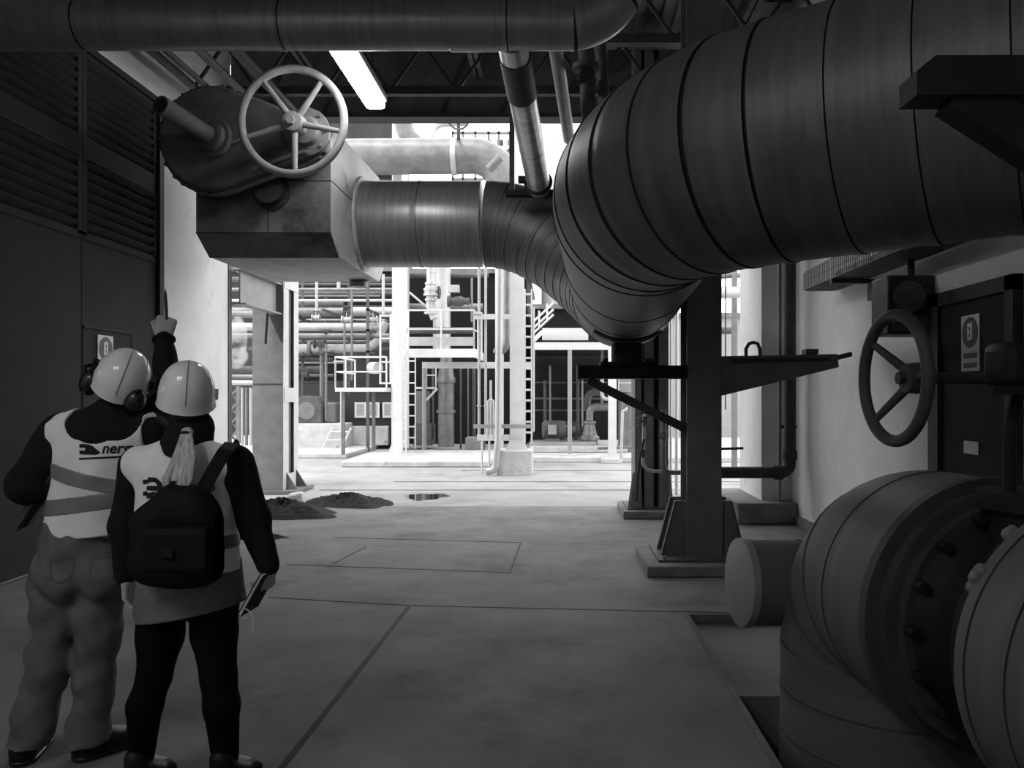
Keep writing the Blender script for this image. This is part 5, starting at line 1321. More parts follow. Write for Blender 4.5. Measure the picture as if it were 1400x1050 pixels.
def hand(s, w, f, n, side, curl, scale=1.0, grip=0.0):
    """palm, four bent fingers and a thumb added to a solid. w wrist, f towards the knuckles, n palm side, side towards the thumb"""
    w = Vector(w); f = Vector(f).normalized(); n = Vector(n); n = (n - f * n.dot(f)).normalized(); sd = Vector(side); sd = (sd - f * sd.dot(f) - n * sd.dot(n)).normalized()
    k = scale; lens = (0.9, 1.0, 0.95, 0.78)
    for i in range(4):
        b = w + (f * 0.088 + sd * (0.032 - 0.0215 * i) - f * (0.004 * abs(i - 1.2))) * k
        s.cap(w + sd * (0.016 - 0.011 * i) * k, b, 0.017 * k, 0.0125 * k, 0.016)
        p = b; a = 0.0; L = lens[i] * k
        for seg, (ln, ra, rb) in enumerate(((0.043, .0105, .0095), (0.027, .0095, .0085), (0.021, .0085, .007))):
            a += curl[min(seg, len(curl) - 1)] * (1 + 0.06 * i)
            q = p + (f * math.cos(a) + n * math.sin(a)) * ln * L
            s.cap(p, q, ra * k, rb * k, 0.004); p = q
    b = w + (f * 0.028 + sd * 0.034 + n * 0.008) * k
    s.cap(w + (sd * 0.015 + f * .01) * k, b, 0.018 * k, 0.015 * k, 0.014)
    m1 = b + (f * 0.034 + sd * 0.018 + n * 0.016) * k; s.cap(b, m1, 0.0135 * k, 0.011 * k, 0.006)
    m2 = m1 + (f * 0.024 + n * (0.016 + 0.016 * grip) - sd * 0.016 * grip) * k; s.cap(m1, m2, 0.0105 * k, 0.0085 * k, 0.004)
    return s
def head(s, c, up, fw, k=1.0):
    """skull, jaw, nose, brow, ears, lips"""
    c = Vector(c); up = Vector(up).normalized(); fw = Vector(fw); fw = (fw - up * fw.dot(up)).normalized(); rt = fw.cross(up).normalized()
    R = Matrix((rt, fw, up)).transposed()
    def q(x, y, z): return c + (rt * x + fw * y + up * z) * k
    s.ell(q(0, -0.008, 0.03), (0.075 * k, 0.095 * k, 0.09 * k), 0.02, R)
    s.ell(q(0, 0.03, -0.045), (0.058 * k, 0.062 * k, 0.075 * k), 0.03, R)
    s.ell(q(0, 0.062, -0.098), (0.026 * k, 0.022 * k, 0.02 * k), 0.02, R)
    s.cap(q(0, 0.088, 0.005), q(0, 0.112, -0.036), 0.009 * k, 0.014 * k, 0.012)
    for e in (-1, 1):
        s.ell(q(e * 0.032, 0.098, 0.008), (0.017 * k, 0.014 * k, 0.012 * k), 0.01, R, cut=True)
        s.ell(q(e * 0.032, 0.084, 0.006), (0.0125 * k, 0.0125 * k, 0.0125 * k), 0.003, R)
        s.cap(q(e * 0.016, 0.09, 0.026), q(e * 0.05, 0.082, 0.026), 0.008 * k, 0.006 * k, 0.01)
        s.ell(q(e * 0.077, -0.012, -0.01), (0.011 * k, 0.02 * k, 0.032 * k), 0.006, R)
    s.ell(q(0, 0.088, -0.064), (0.024 * k, 0.012 * k, 0.006 * k), 0.006, R); s.ell(q(0, 0.086, -0.076), (0.021 * k, 0.012 * k, 0.006 * k), 0.006, R)
    return R
def npv(v): return (v[0], v[1], v[2])

mat('skin', 0.42, 0.55, var=0.1, scale=12)
mat('knit_black', 0.013, 0.9, var=0.3, scale=40, bump=0.2, bscale=160, spec=0.15)
mat('vest_white', 0.84, 0.75, var=0.08, scale=6, spec=0.2)
mat('vest_band', 0.2, 0.5, var=0.12, scale=8, spec=0.4)
mat('print_black', 0.02, 0.7, var=0.1)
mat('denim', 0.13, 0.9, var=0.25, scale=9, bump=0.15, bscale=220, spec=0.1)
mat('denim_seam', 0.075, 0.9, var=0.1)
mat('skirt_wool', 0.15, 0.9, var=0.12, scale=30, bump=0.15, bscale=200, spec=0.1)
mat('tights', 0.006, 0.9, var=0.2, spec=0.05)
mat('leather', 0.014, 0.45, var=0.3, scale=10)
mat('helmet_shell', 0.78, 0.16, var=0.04, scale=3, spec=0.6)
mat('helmet_dark', 0.012, 0.25, var=0.2, spec=0.6)
mat('pack_nylon', 0.008, 0.7, var=0.3, scale=20, bump=0.2, bscale=80, spec=0.15)
mat('hair_dark', 0.05, 0.6, var=0.4, scale=30)
mat('paper', 0.6, 0.8, var=0.06)
def hair_mat():
    m = mat('hair_blond', 0.42, 0.45, var=0.45, scale=1.0, spec=0.4)
    nt = m.node_tree; nz = [n for n in nt.nodes if n.type == 'TEX_NOISE'][0]
    mp = nt.nodes.new('ShaderNodeMapping'); mp.inputs['Scale'].default_value = (90, 60, 5)
    tcn = [n for n in nt.nodes if n.type == 'TEX_COORD'][0]
    nt.links.new(tcn.outputs['Object'], mp.inputs['Vector']); nt.links.new(mp.outputs['Vector'], nz.inputs['Vector'])
hair_mat()

def helmet(person, c, up, fw, rx, ry, rz, label, muffs=None, visor=False):
    c = Vector(c); up = Vector(up).normalized(); fw = Vector(fw); fw = (fw - up * fw.dot(up)).normalized(); rt = fw.cross(up).normalized()
    def q(x, y, z): return c + rt * x + fw * y + up * z
    n, m = 64, 22; vs = []
    for j in range(m + 1):
        ph = (PI / 2) * j / m
        for i in range(n):
            a = 2 * PI * i / n; ca, sa = math.cos(a), math.sin(a)
            e = math.cos(ph) ** 0.76
            vs.append(q(rx * ca * e, ry * sa * e, rz * math.sin(ph) ** 0.96))
    rim = []
    for i in range(n):                                   # brim: short flare, longer peak in front
        a = 2 * PI * i / n; ca, sa = math.cos(a), math.sin(a)
        ext = 0.004 + 0.05 * max(0, sa) ** 3
        rim.append(q((rx + ext) * ca, (ry + ext) * sa, -0.016 - 0.012 * max(0, sa)))
    inn = [q(rx * 0.96 * math.cos(2 * PI * i / n), ry * 0.96 * math.sin(2 * PI * i / n), -0.01) for i in range(n)]
    top = [q(rx * 0.95 * math.cos(2 * PI * i / n) * 0.6, ry * 0.95 * math.sin(2 * PI * i / n) * 0.6, rz * 0.6) for i in range(n)]
    b = MB(); b.add(vs, [(j * n + i, j * n + (i + 1) % n, (j + 1) * n + (i + 1) % n, (j + 1) * n + i) for j in range(m) for i in range(n)])
    k = len(b.v); b.v += [tuple(p) for p in rim + inn + top]
    for i in range(n):
        j = (i + 1) % n
        for A, B in ((0, k), (k, k + n), (k + n, k + 2 * n)): b.f.append((A + i, A + j, B + j, B + i)); b.mi.append(0)
    b.f.append(tuple(k + 2 * n + i for i in range(n))); b.mi.append(0)
    h = make('helmet', b, 'helmet_shell', person, smooth=55, label=label)
    rg = [q(0, ry * math.cos(t) * (math.cos(t) and 1), 0) for t in ()]
    pts = []
    for i in range(29):
        ph = PI * (0.04 + 0.9 * i / 28); e = abs(math.cos(ph)) ** 0.76 * (1 if math.cos(ph) > 0 else -1)
        pts.append(q(0, -ry * e * 1.004, rz * math.sin(ph) ** 0.96 * 1.004))
    make('crown_seam', MB().tube(pts, 0.0022, 8), 'vest_band', h)
    make('vent_plug', MB().lathe(q(-rx * 0.72, -ry * 0.52, rz * 0.42), (rt * -0.72 - fw * 0.5 + up * 0.35), [(0.016, -0.01), (0.016, 0.006), (0.010, 0.0075)], 20), 'vest_white', h)
    if muffs:
        for sx, cc in muffs:
            cc = Vector(cc); e = make('ear_defender', MB().ball(cc, (0.045, 0.052, 0.062), 22, 14, rot=Matrix((rt, fw, up)).transposed()), 'helmet_dark', h, smooth=60)
            make('muff_arm', MB().tube([cc + up * 0.03 + rt * sx * 0.03, cc.lerp(q(sx * rx * 1.03, 0.0, 0.03), 0.55) + rt * sx * 0.035 + up * 0.03, q(sx * rx * 1.03, 0.01, 0.045)], 0.008, 8), 'helmet_dark', e)
            make('muff_joint', MB().obox(q(sx * rx * 1.0, 0.0, 0.04), rt, fw, up, 0.014, 0.022, 0.028), 'helmet_dark', e)
    if visor:
        make('visor_clip', MB().obox(q(rx * 1.02, 0.03, 0.02), rt, fw, up, 0.007, 0.02, 0.016), 'vest_white', h)
    return h
def bvh_of(o):
    dg = bpy.context.evaluated_depsgraph_get(); ev = o.evaluated_get(dg); me = ev.to_mesh(); mw = o.matrix_world
    vs = [mw @ v.co for v in me.vertices]; ps = [tuple(p.vertices) for p in me.polygons]; ev.to_mesh_clear()
    return BVHTree.FromPolygons(vs, ps)
def on_cloth(name, polys, host, parent, m, y0=0.0, off=0.003):
    """flat shapes in the X-Z plane pressed on to the back of a garment (seen from -Y)"""
    bpy.context.view_layer.update()
    bv = bvh_of(host); mb = MB()
    for vs, fs in polys:
        out = []
        for x, z in vs:
            r = bv.ray_cast(Vector((x, y0, z)), Vector((0, 1, 0)))
            out.append((x, (r[0].y if r[0] is not None else np.nan) - off, z))
        ok = [not math.isnan(p[1]) for p in out]
        b = len(mb.v); mb.v += [(p[0], 0 if math.isnan(p[1]) else p[1], p[2]) for p in out]
        for f in fs:
            if all(ok[i] for i in f): mb.f.append(tuple(b + i for i in f)); mb.mi.append(0)
    used = sorted({i for f in mb.f for i in f}); mp = {i: k for k, i in enumerate(used)}
    mb.v = [mb.v[i] for i in used]; mb.f = [tuple(mp[i] for i in f) for f in mb.f]
    if mb.f: return make(name, mb, m, parent, smooth=0)
def quad_strip(a, b, n=10):
    """band between two polylines (lists of (x, z)) resampled to n steps"""
    def rs(p):
        out = []
        for i in range(n + 1):
            t = i / n * (len(p) - 1); k = min(int(t), len(p) - 2); u = t - k
            out.append((p[k][0] * (1 - u) + p[k + 1][0] * u, p[k][1] * (1 - u) + p[k + 1][1] * u))
        return out
    A, B = rs(a), rs(b); vs = []; mid = 3
    for j in range(mid + 1):
        vs += [(p[0] + (q[0] - p[0]) * j / mid, p[1] + (q[1] - p[1]) * j / mid) for p, q in zip(A, B)]
    return vs, [(j * (n + 1) + i, j * (n + 1) + i + 1, (j + 1) * (n + 1) + i + 1, (j + 1) * (n + 1) + i) for j in range(mid) for i in range(n)]
def text_polys(s, x0, z0, size, shear=0.2, width=None):
    cu = bpy.data.curves.new('lettering', 'FONT'); cu.body = s; cu.size = size; cu.shear = shear; cu.offset = size * 0.018; cu.resolution_u = 4
    o = bpy.data.objects.new('lettering', cu); COL.objects.link(o)
    dg = bpy.context.evaluated_depsgraph_get(); me = o.evaluated_get(dg).to_mesh()
    vs = [(v.co.x, v.co.y) for v in me.vertices]; fs = [tuple(p.vertices) for p in me.polygons]; o.evaluated_get(dg).to_mesh_clear()
    bpy.data.objects.remove(o); bpy.data.curves.remove(cu)
    w = max(v[0] for v in vs); k = (width / w) if width else 1
    return [(x0 + v[0] * k, z0 + v[1]) for v in vs], fs

# ---------------------------------------------------------------- the man
Ym_ = 3.55
def pm(px, py, Y=Ym_): return P(px, py, Y)
H5 = 0.0055
root = Vector((pm(85, 1040).x, Ym_, 0.0))
lo, hi = (root.x - 0.5, 3.1, -0.01), (root.x + 0.72, 4.25, 2.15)
sh_l, el_l, wr_l = pm(78, 588), pm(38, 668, 3.5), pm(96, 660, 3.78)
sh_r, el_r, wr_r = pm(203, 592, 3.6), pm(229, 535, 3.84), pm(224, 463, 3.95)
hip_l, kn_l, an_l = pm(79, 785), pm(68, 895, 3.53), pm(32, 1008, 3.5)
hip_r, kn_r, an_r = pm(137, 785), pm(135, 890, 3.58), pm(120, 995, 3.56)
hd = pm(174, 522, 3.56); m_up = Vector((0.5, -0.38, 0.75)); m_fw = Vector((-0.28, 0.87, 0.5))
s = Solid(lo, hi, H5)
s.cap(pm(140, 612), pm(112, 740), 0.165, 0.15, 0.05, 1.5)
s.cap(sh_l, sh_r, 0.055, 0.055, 0.05); s.cap(pm(142, 590), pm(166, 548), 0.062, 0.058, 0.03)
s.chain([sh_l, el_l, wr_l], [0.055, 0.045, 0.03], 0.02); s.chain([sh_r, el_r, wr_r], [0.055, 0.043, 0.029], 0.02)
s.ell(pm(108, 765), (0.155, 0.105, 0.12), 0.04)
s.chain([hip_l, kn_l, an_l], [0.078, 0.056, 0.042], 0.02); s.chain([hip_r, kn_r, an_r], [0.078, 0.056, 0.042], 0.02)
for a, dx in ((an_l, -0.01), (an_r, 0.10)): s.cap(a - V(0, 0, 0.03), V(a.x + dx, a.y + 0.13, 0.05), 0.042, 0.034, 0.03)
head(s, hd, m_up, m_fw, 1.0)
hand(s, wr_r + V(0, 0, 0.005), (0.1, 0.12, 1), (-0.45, 0.9, 0), (-0.9, -0.45, 0), (1.25, 1.45, 0.8), 1.08, grip=1.0)
hand(s, wr_l, (0.9, 0.2, -0.2), (0, -0.3, -1), (0.2, 1, 0), (0.5, 0.5, 0.3), 1.05)
man = solid_obj('person', s, 'skin', None, root_loc=root)
tag(man, 'person in white helmet with ear defenders, white vest and jeans, pointing a pen up', 'person', 'visitors in hard hats')
# sweater
def man_top(g):
    s = Solid((lo[0], lo[1], 0.7), hi, H5)
    s.cap(pm(146, 612), pm(112, 770), 0.2, 0.172, 0.05, 1.5)
    s.cap(pm(84, 592), pm(203, 592), 0.078, 0.078, 0.05)
    return s
# vest: offset torso cut by hem, armholes and a scooped neck
def man_vest(e):
    s = man_top(0).folds(0.006, seed=5, fx=(9, 7, 15)).folds(0.0028, seed=6, fx=(24, 10, 38), slant=-0.6); s.grow(e)
    a, b = pm(48, 742, 3.4), pm(165, 734, 3.4); n = Vector((-(b.z - a.z), 0, b.x - a.x)).normalized()
    s.keep((-n.x, 0, -n.z), -(n.x * a.x + n.z * a.z))
    return s
s = man_vest(0.0)
s.cap(pm(148, 590), pm(160, 562), 0.095, 0.085, 0.04, 1.15); s.ell(pm(147, 588, 3.5), (0.13, 0.08, 0.055), 0.03)
s.chain([pm(82, 592), pm(42, 662, 3.5), wr_l - (wr_l - el_l) * 0.12], [0.088, 0.088, 0.05], 0.03)
s.chain([pm(203, 592, 3.6), el_r, wr_r - (wr_r - el_r) * 0.02], [0.084, 0.066, 0.046], 0.03)
s.folds(0.0055, seed=2)
solid_obj('sweater', s, 'knit_black', man)
cf = MB(); cf.torus(wr_r - (wr_r - el_r) * 0.02, wr_r - el_r, 0.043, 0.011, 28, 10)
make('cuff', cf, 'knit_black', man)
def arm_cuts(s):
    for p, q, r in ((pm(52, 560), pm(58, 640), 0.085), (pm(236, 560, 3.6), pm(238, 660, 3.6), 0.075)):
        for dy in (-0.25, -0.12, 0, 0.12, 0.25): s.cap(p + V(0, dy, 0), q + V(0, dy, 0), r, r * 0.92, 0.0, cut=True)
    return s
s = arm_cuts(man_vest(0.012))
for dy in (-0.3, -0.2, -0.1, 0.0, 0.1):
    s.cap(pm(148, 540) + V(0, dy, 0), pm(150, 572) + V(0, dy, 0), 0.165, 0.11, 0.0, cut=True); s.cap(pm(135, 570) + V(0, dy, 0), pm(176, 570) + V(0, dy, 0), 0.1, 0.1, 0.0, cut=True)
vest = solid_obj('vest', s, 'vest_white', man)
for (l, r, wd_) in (((62, 646), (175, 674), 0.034), ((52, 698), (175, 682), 0.036)):
    s = arm_cuts(man_vest(0.0155)); a, b = pm(l[0], l[1], 3.4), pm(r[0], r[1], 3.4); n = Vector((-(b.z - a.z), 0, b.x - a.x)).normalized(); c_ = n.dot(a)
    s.keep((n.x, 0, n.z), c_ + wd_); s.keep((-n.x, 0, -n.z), -(c_ - wd_))
    solid_obj('reflective_band', s, 'vest_band', vest)
YF = 3.405
def q2(px, py): v = P(px, py, YF); return (v.x, v.z)
prints = [quad_strip([q2(108, 607), q2(117, 607)], [q2(108, 612), q2(117, 612)], 3), quad_strip([q2(108, 616), q2(126, 616)], [q2(108, 621), q2(130, 622)], 4),
          quad_strip([q2(116, 606), q2(126, 610), q2(136, 619)], [q2(116, 612), q2(124, 616), q2(130, 622)], 6), quad_strip([q2(116, 611), q2(122, 611)], [q2(116, 617), q2(122, 617)], 2)]
on_cloth('emblem', prints, vest, vest, 'print_black', y0=2.6)
on_cloth('lettering', [text_polys('nergy', q2(137, 0)[0], q2(0, 620)[1], 0.065, 0.25, width=S(43, YF))], vest, vest, 'print_black', y0=2.6)
on_cloth('underline', [quad_strip([q2(107, 626), q2(160, 624)], [q2(107, 628.5), q2(160, 626.5)], 20)], vest, vest, 'print_black', y0=2.6)
# jeans
s = Solid((lo[0], 3.1, 0.02), (hi[0], 4.0, 1.1), H5)
s.ell(pm(108, 768), (0.185, 0.135, 0.14), 0.05); s.cap(pm(110, 745), pm(108, 775), 0.165, 0.17, 0.04, 1.3)
s.chain([pm(79, 790), kn_l, pm(30, 1040, 3.5)], [0.108, 0.086, 0.086], 0.04); s.chain([pm(138, 790), kn_r, pm(120, 1030, 3.56)], [0.108, 0.083, 0.086], 0.04)
s.ell(pm(82, 792, 3.46), (0.09, 0.07, 0.09), 0.04); s.ell(pm(135, 792, 3.46), (0.09, 0.07, 0.09), 0.04)
s.keep_above(0.075); s.folds(0.012, seed=8, fx=(13, 9, 21), slant=0.9); s.folds(0.0045, seed=9, fx=(30, 14, 46), slant=1.2)
jeans = solid_obj('jeans', s, 'denim', man)
pk = []
for a, b in ((68, 100), (122, 153)):
    pk.append(quad_strip([q2(a, 766), q2(b, 764)], [q2(a, 767.2), q2(b, 765.2)], 12)); pk.append(quad_strip([q2(a, 766), q2(a + 3, 792), q2((a + b) / 2, 798), q2(b - 2, 790), q2(b, 764)], [q2(a + 1, 767), q2(a + 4, 791), q2((a + b) / 2, 796.6), q2(b - 3, 789), q2(b - 1, 765)], 20))
on_cloth('pocket_seam', pk, jeans, jeans, 'denim_seam', y0=2.6, off=0.002)
def shoe(parent, heel, toe, m='leather', h=0.1, k=1.0):
    heel = Vector(heel); toe = Vector(toe); s = Solid((min(heel.x, toe.x) - .12, min(heel.y, toe.y) - .12, -0.01), (max(heel.x, toe.x) + .12, max(heel.y, toe.y) + .12, 0.26), 0.006)
    s.cap(heel + V(0, 0, .045), toe + V(0, 0, .035), 0.047 * k, 0.043 * k, 0.02); s.cap(heel + V(0, 0, .05), heel + V(0, 0, h + .03), 0.05 * k, 0.052 * k, 0.03); s.cap(heel + V(0, 0, h - .01) + (toe - heel) * .12, heel.lerp(toe, .55) + V(0, 0, .06), 0.045 * k, 0.035 * k, 0.03)
    s.keep_above(0.002)
    o = solid_obj('shoe', s, m, parent)
    so = Solid((min(heel.x, toe.x) - .12, min(heel.y, toe.y) - .12, -0.02), (max(heel.x, toe.x) + .12, max(heel.y, toe.y) + .12, 0.08), 0.006)
    so.cap(heel + V(0, 0, .015), toe + V(0, 0, .015), 0.054 * k, 0.05 * k, 0.01); so.keep_below(0.024); so.keep_above(0.002)
    solid_obj('sole', so, 'helmet_dark', o, smooth_it=0)
    return o
shoe(man, (an_l.x, 3.5, 0), (an_l.x - 0.04, 3.68, 0)); shoe(man, (an_r.x + 0.0, 3.54, 0), (an_r.x + 0.12, 3.68, 0))
helmet(man, pm(165, 523, 3.55), m_up, m_fw, 0.114, 0.135, 0.155, 'white helmet with black ear defenders', muffs=((-1, pm(124, 523, 3.5)), (1, pm(184, 549, 3.5))))
s = Solid(npv(hd - V(.18, .18, .2)), npv(hd + V(.18, .18, .2)), 0.006)
Rm = Matrix(((m_fw - m_up.normalized() * m_fw.dot(m_up.normalized())).normalized().cross(m_up.normalized()), (m_fw - m_up.normalized() * m_fw.dot(m_up.normalized())).normalized(), m_up.normalized())).transposed()
s.ell(hd - m_fw.normalized() * 0.012, (0.08, 0.09, 0.085), 0.01, Rm); s.ell(hd - m_fw.normalized() * 0.03 - m_up.normalized() * 0.05, (0.068, 0.07, 0.06), 0.02, Rm)
s.ell(hd + m_fw.normalized() * 0.085 - m_up.normalized() * 0.02, (0.12, 0.085, 0.1), 0.01, Rm, cut=True)
solid_obj('hair', s, 'hair_dark', man)
# the pen in the raised fist, the jacket hung over the bent arm
pb, pt_ = P(228, 440, 3.955), P(226, 395, 3.93)
t = thing('pen', 'pen held upright in the raised fist', 'pen', pb)
make('barrel', MB().lathe(pb, pt_ - pb, [(0.005, 0), (0.007, 0.01), (0.0075, 0.09), (0.006, (pt_ - pb).length * 0.85), (0.0015, (pt_ - pb).length)], 12), 'steel_dark', t)
make('clip', MB().bar(pb + (pt_ - pb) * .25 + V(0.009, -0.004, 0), pb + (pt_ - pb) * .6 + V(0.009, -0.004, 0), 0.004, 0.002), 'galvanised', t)
jm = MB(); nx_, nz_ = 14, 22; vs = []
for side in (0, 1):
    for j in range(nz_ + 1):
        v = j / nz_
        for i in range(nx_ + 1):
            u = i / nx_; L_ = (20 + 36 * 0 + (52 - 20) * u); py = 652 + v * (78 - 14 * u); px = 52 - v * 36 + u * (32 - v * 4)
            p = P(px, py, 3.47 + 0.02 * math.sin(u * 9 + v * 3) + 0.03 * u + side * 0.018); vs.append(p)
n1 = (nx_ + 1) * (nz_ + 1); fs = []
for j in range(nz_):
    for i in range(nx_):
        a = j * (nx_ + 1) + i; fs.append((a, a + 1, a + nx_ + 2, a + nx_ + 1)); fs.append((n1 + a, n1 + a + nx_ + 1, n1 + a + nx_ + 2, n1 + a + 1))
for i in range(nx_):
    a = i; fs.append((a, n1 + a, n1 + a + 1, a + 1)); a = nz_ * (nx_ + 1) + i; fs.append((a, a + 1, n1 + a + 1, n1 + a))
for j in range(nz_):
    a = j * (nx_ + 1); b = a + nx_ + 1; fs.append((a, b, n1 + b, n1 + a)); a += nx_; b += nx_; fs.append((a, n1 + a, n1 + b, b))
jm.add(vs, fs)
mat('jacket_cloth', 0.07, 0.9, var=0.2, scale=12)
tag(make('jacket', jm, 'jacket_cloth', smooth=60), 'dark grey cloth hanging from the bent left arm of the person pointing', 'jacket')

# ---------------------------------------------------------------- the woman
Yw_ = 3.24
def pw(px, py, Y=3.4): return P(px, py, Y - 0.16)
root = Vector((pw(255, 1040).x, Yw_, 0.0))
lo, hi = (root.x - 0.42, 2.84, -0.01), (root.x + 0.5, 3.69, 1.86)
sh_l, el_l, wr_l = pw(188, 635, 3.42), pw(170, 722, 3.45), pw(174, 790, 3.47)
sh_r, el_r, wr_r = pw(322, 632), pw(348, 712, 3.38), pw(366, 772, 3.34)
hip_l, kn_l, an_l = pw(222, 830), pw(211, 925, 3.38), pw(193, 1034, 3.42)
hip_r, kn_r, an_r = pw(293, 825), pw(299, 925, 3.38), pw(308, 1034, 3.42)
hd = pw(260, 548, 3.42); w_up = Vector((0.2, -0.32, 0.93)); w_fw = Vector((-0.36, 0.88, 0.36))
s = Solid(lo, hi, H5)
s.cap(pw(254, 655), pw(256, 790), 0.13, 0.135, 0.05, 1.4); s.cap(sh_l + V(.02, 0, .01), sh_r + V(-.02, 0, .01), 0.045, 0.045, 0.04); s.cap(pw(256, 615), pw(260, 570, 3.41), 0.05, 0.048, 0.03)
s.chain([sh_l, el_l, wr_l], [0.045, 0.036, 0.025], 0.02); s.chain([sh_r, el_r, wr_r], [0.045, 0.036, 0.025], 0.02)
s.ell(pw(257, 805), (0.155, 0.11, 0.12), 0.04)
s.chain([hip_l, kn_l, an_l], [0.075, 0.05, 0.037], 0.02); s.chain([hip_r, kn_r, an_r], [0.075, 0.05, 0.037], 0.02)
for a, dx in ((an_l, 0.02), (an_r, 0.03)): s.cap(a - V(0, 0, 0.02), V(a.x + dx, a.y + 0.13, 0.045), 0.036, 0.03, 0.03)
head(s, hd, w_up, w_fw, 0.95)
hand(s, wr_r, (0.0, 0.1, -1), (-0.9, 0.2, -0.1), (-0.1, 0.9, 0), (0.9, 0.9, 0.6), 0.98, grip=0.6)
hand(s, wr_l, (0.0, 0.1, -1), (0.95, 0.1, 0), (0.1, 0.9, 0), (0.35, 0.4, 0.3), 0.95)
woman = solid_obj('person', s, 'skin', None, root_loc=root)
tag(woman, 'person with blond ponytail, white helmet, black backpack and short grey skirt, notebook in hand', 'person', 'visitors in hard hats')
def wom_top():
    s = Solid((lo[0], lo[1], 0.62), (hi[0], hi[1], 1.6), H5)
    s.cap(pw(252, 655), pw(254, 775), 0.162, 0.172, 0.05, 1.4); s.cap(pw(193, 636), pw(316, 634), 0.066, 0.066, 0.05)
    return s
s = wom_top(); s.cap(pw(255, 622), pw(262, 584, 3.41), 0.085, 0.068, 0.04)
s.chain([sh_l, el_l, pw(173, 785, 3.47)], [0.07, 0.058, 0.045], 0.03); s.chain([sh_r, el_r, pw(366, 770, 3.34)], [0.07, 0.06, 0.046], 0.03)
s.folds(0.0045, seed=12); solid_obj('jacket_top', s, 'knit_black', woman)
s = Solid((lo[0], 2.84, 1.3), (hi[0], 3.64, 1.62), H5)          # turned-up dark collar
s.cap(pw(254, 616, 3.4), pw(262, 586, 3.41), 0.105, 0.088, 0.02, 1.1); s.cap(pw(262, 560, 3.43), pw(262, 592, 3.43), 0.055, 0.055, 0.01, cut=True)
solid_obj('collar', s, 'knit_black', woman)
def wom_vest(e):
    s = wom_top().folds(0.004, seed=15, fx=(8, 7, 14)).folds(0.002, seed=16, fx=(24, 10, 34), slant=0.8); s.cap(pw(255, 700), pw(258, 790), 0.172, 0.19, 0.05, 1.4); s.grow(e)
    return s
def wom_cuts(s):
    for p, q, r in ((pw(150, 620), pw(146, 700), 0.062), (pw(345, 616), pw(352, 690), 0.086)):
        for dy in (-0.25, -0.12, 0, 0.12, 0.25): s.cap(p + V(0, dy, 0), q + V(0, dy, 0), r, r, 0.0, cut=True)
    return s
s = wom_cuts(wom_vest(0.012)).keep_above(pw(0, 790, 3.25).z)
for dy in (-0.3, -0.2, -0.1, 0.0, 0.1): s.cap(pw(256, 570) + V(0, dy, 0), pw(254, 598) + V(0, dy, 0), 0.12, 0.075, 0.0, cut=True)
wvest = solid_obj('vest', s, 'vest_white', woman)
s = wom_cuts(wom_vest(0.0155)); s.keep_below(pw(0, 738, 3.25).z).keep_above(pw(0, 757, 3.25).z); solid_obj('reflective_band', s, 'vest_band', wvest)
YF = 3.11
pr = [quad_strip([q2(190, 657), q2(199, 656)], [q2(190, 663), q2(199, 662)], 3), quad_strip([q2(191, 673), q2(199, 672)], [q2(191, 679), q2(199, 678)], 3), quad_strip([q2(199, 653), q2(212, 653), q2(221, 660), q2(224, 668)], [q2(199, 660), q2(209, 659), q2(214, 663), q2(217, 670)], 8),
      quad_strip([q2(197, 665), q2(216, 664)], [q2(197, 671), q2(222, 671)], 6), quad_strip([q2(198, 675), q2(212, 672)], [q2(198, 682), q2(206, 682)], 5)]
on_cloth('emblem', pr, wvest, wvest, 'print_black', y0=2.4)
# dark diagonal panel between shoulder and neck on the left
on_cloth('neck_panel', [quad_strip([q2(211, 599), q2(222, 622)], [q2(222, 601), q2(226, 612)], 5)], wvest, wvest, 'knit_black', y0=2.4)
# skirt
s = Solid((lo[0], 2.84, 0.5), (hi[0], 3.69, 1.05), H5)
X, Y_, Z = s.full(); z_hi, z_lo = pw(0, 765).z, pw(0, 866).z
tt = np.clip((z_hi - Z) / (z_hi - z_lo), 0, 1); cx_ = pw(259, 0).x; rx_ = 0.197 + 0.038 * tt; ry_ = 0.15 + 0.02 * tt
d = (np.sqrt(((X - cx_) / rx_) ** 2 + ((Y_ - 3.25) / ry_) ** 2) - 1) * 0.16
s.d = np.broadcast_to(d, s.n).astype(np.float32).copy()
a, b = pw(182, 861, 3.25), pw(338, 831, 3.25); n = Vector((-(b.z - a.z), 0, b.x - a.x)).normalized()
s.keep((-n.x, 0, -n.z), -n.dot(a)); s.keep_below(z_hi); s.folds(0.0035, seed=21, fx=(10, 8, 6), slant=0.1)
for p, q in ((hip_l, kn_l), (hip_r, kn_r)): s.cap(p - V(0, 0, .06), q, 0.1, 0.1, 0.02, cut=True)
solid_obj('skirt', s, 'skirt_wool', woman)
s = Solid((lo[0], 2.84, 0.06), (hi[0], 3.69, 1.0), H5)
s.ell(pw(257, 805), (0.165, 0.12, 0.12), 0.04)
s.chain([pw(222, 825), pw(219, 870), kn_l, pw(198, 965, 3.36), an_l], [0.1, 0.088, 0.064, 0.066, 0.05], 0.02); s.chain([pw(292, 820), pw(293, 865), kn_r, pw(303, 965, 3.36), an_r], [0.1, 0.088, 0.068, 0.068, 0.052], 0.02)
solid_obj('tights', s, 'tights', woman)
shoe(woman, (an_l.x, 3.22, 0), (an_l.x + 0.05, 3.38, 0), h=0.115, k=0.86); shoe(woman, (an_r.x, 3.22, 0), (an_r.x + 0.07, 3.38, 0), h=0.115, k=0.86)
helmet(woman, pw(255, 547, 3.41), w_up, w_fw, 0.108, 0.124, 0.16, 'white helmet without ear defenders', visor=True)
u_, f_ = w_up.normalized(), (w_fw - w_up.normalized() * w_fw.dot(w_up.normalized())).normalized()
Rw = Matrix((f_.cross(u_), f_, u_)).transposed()
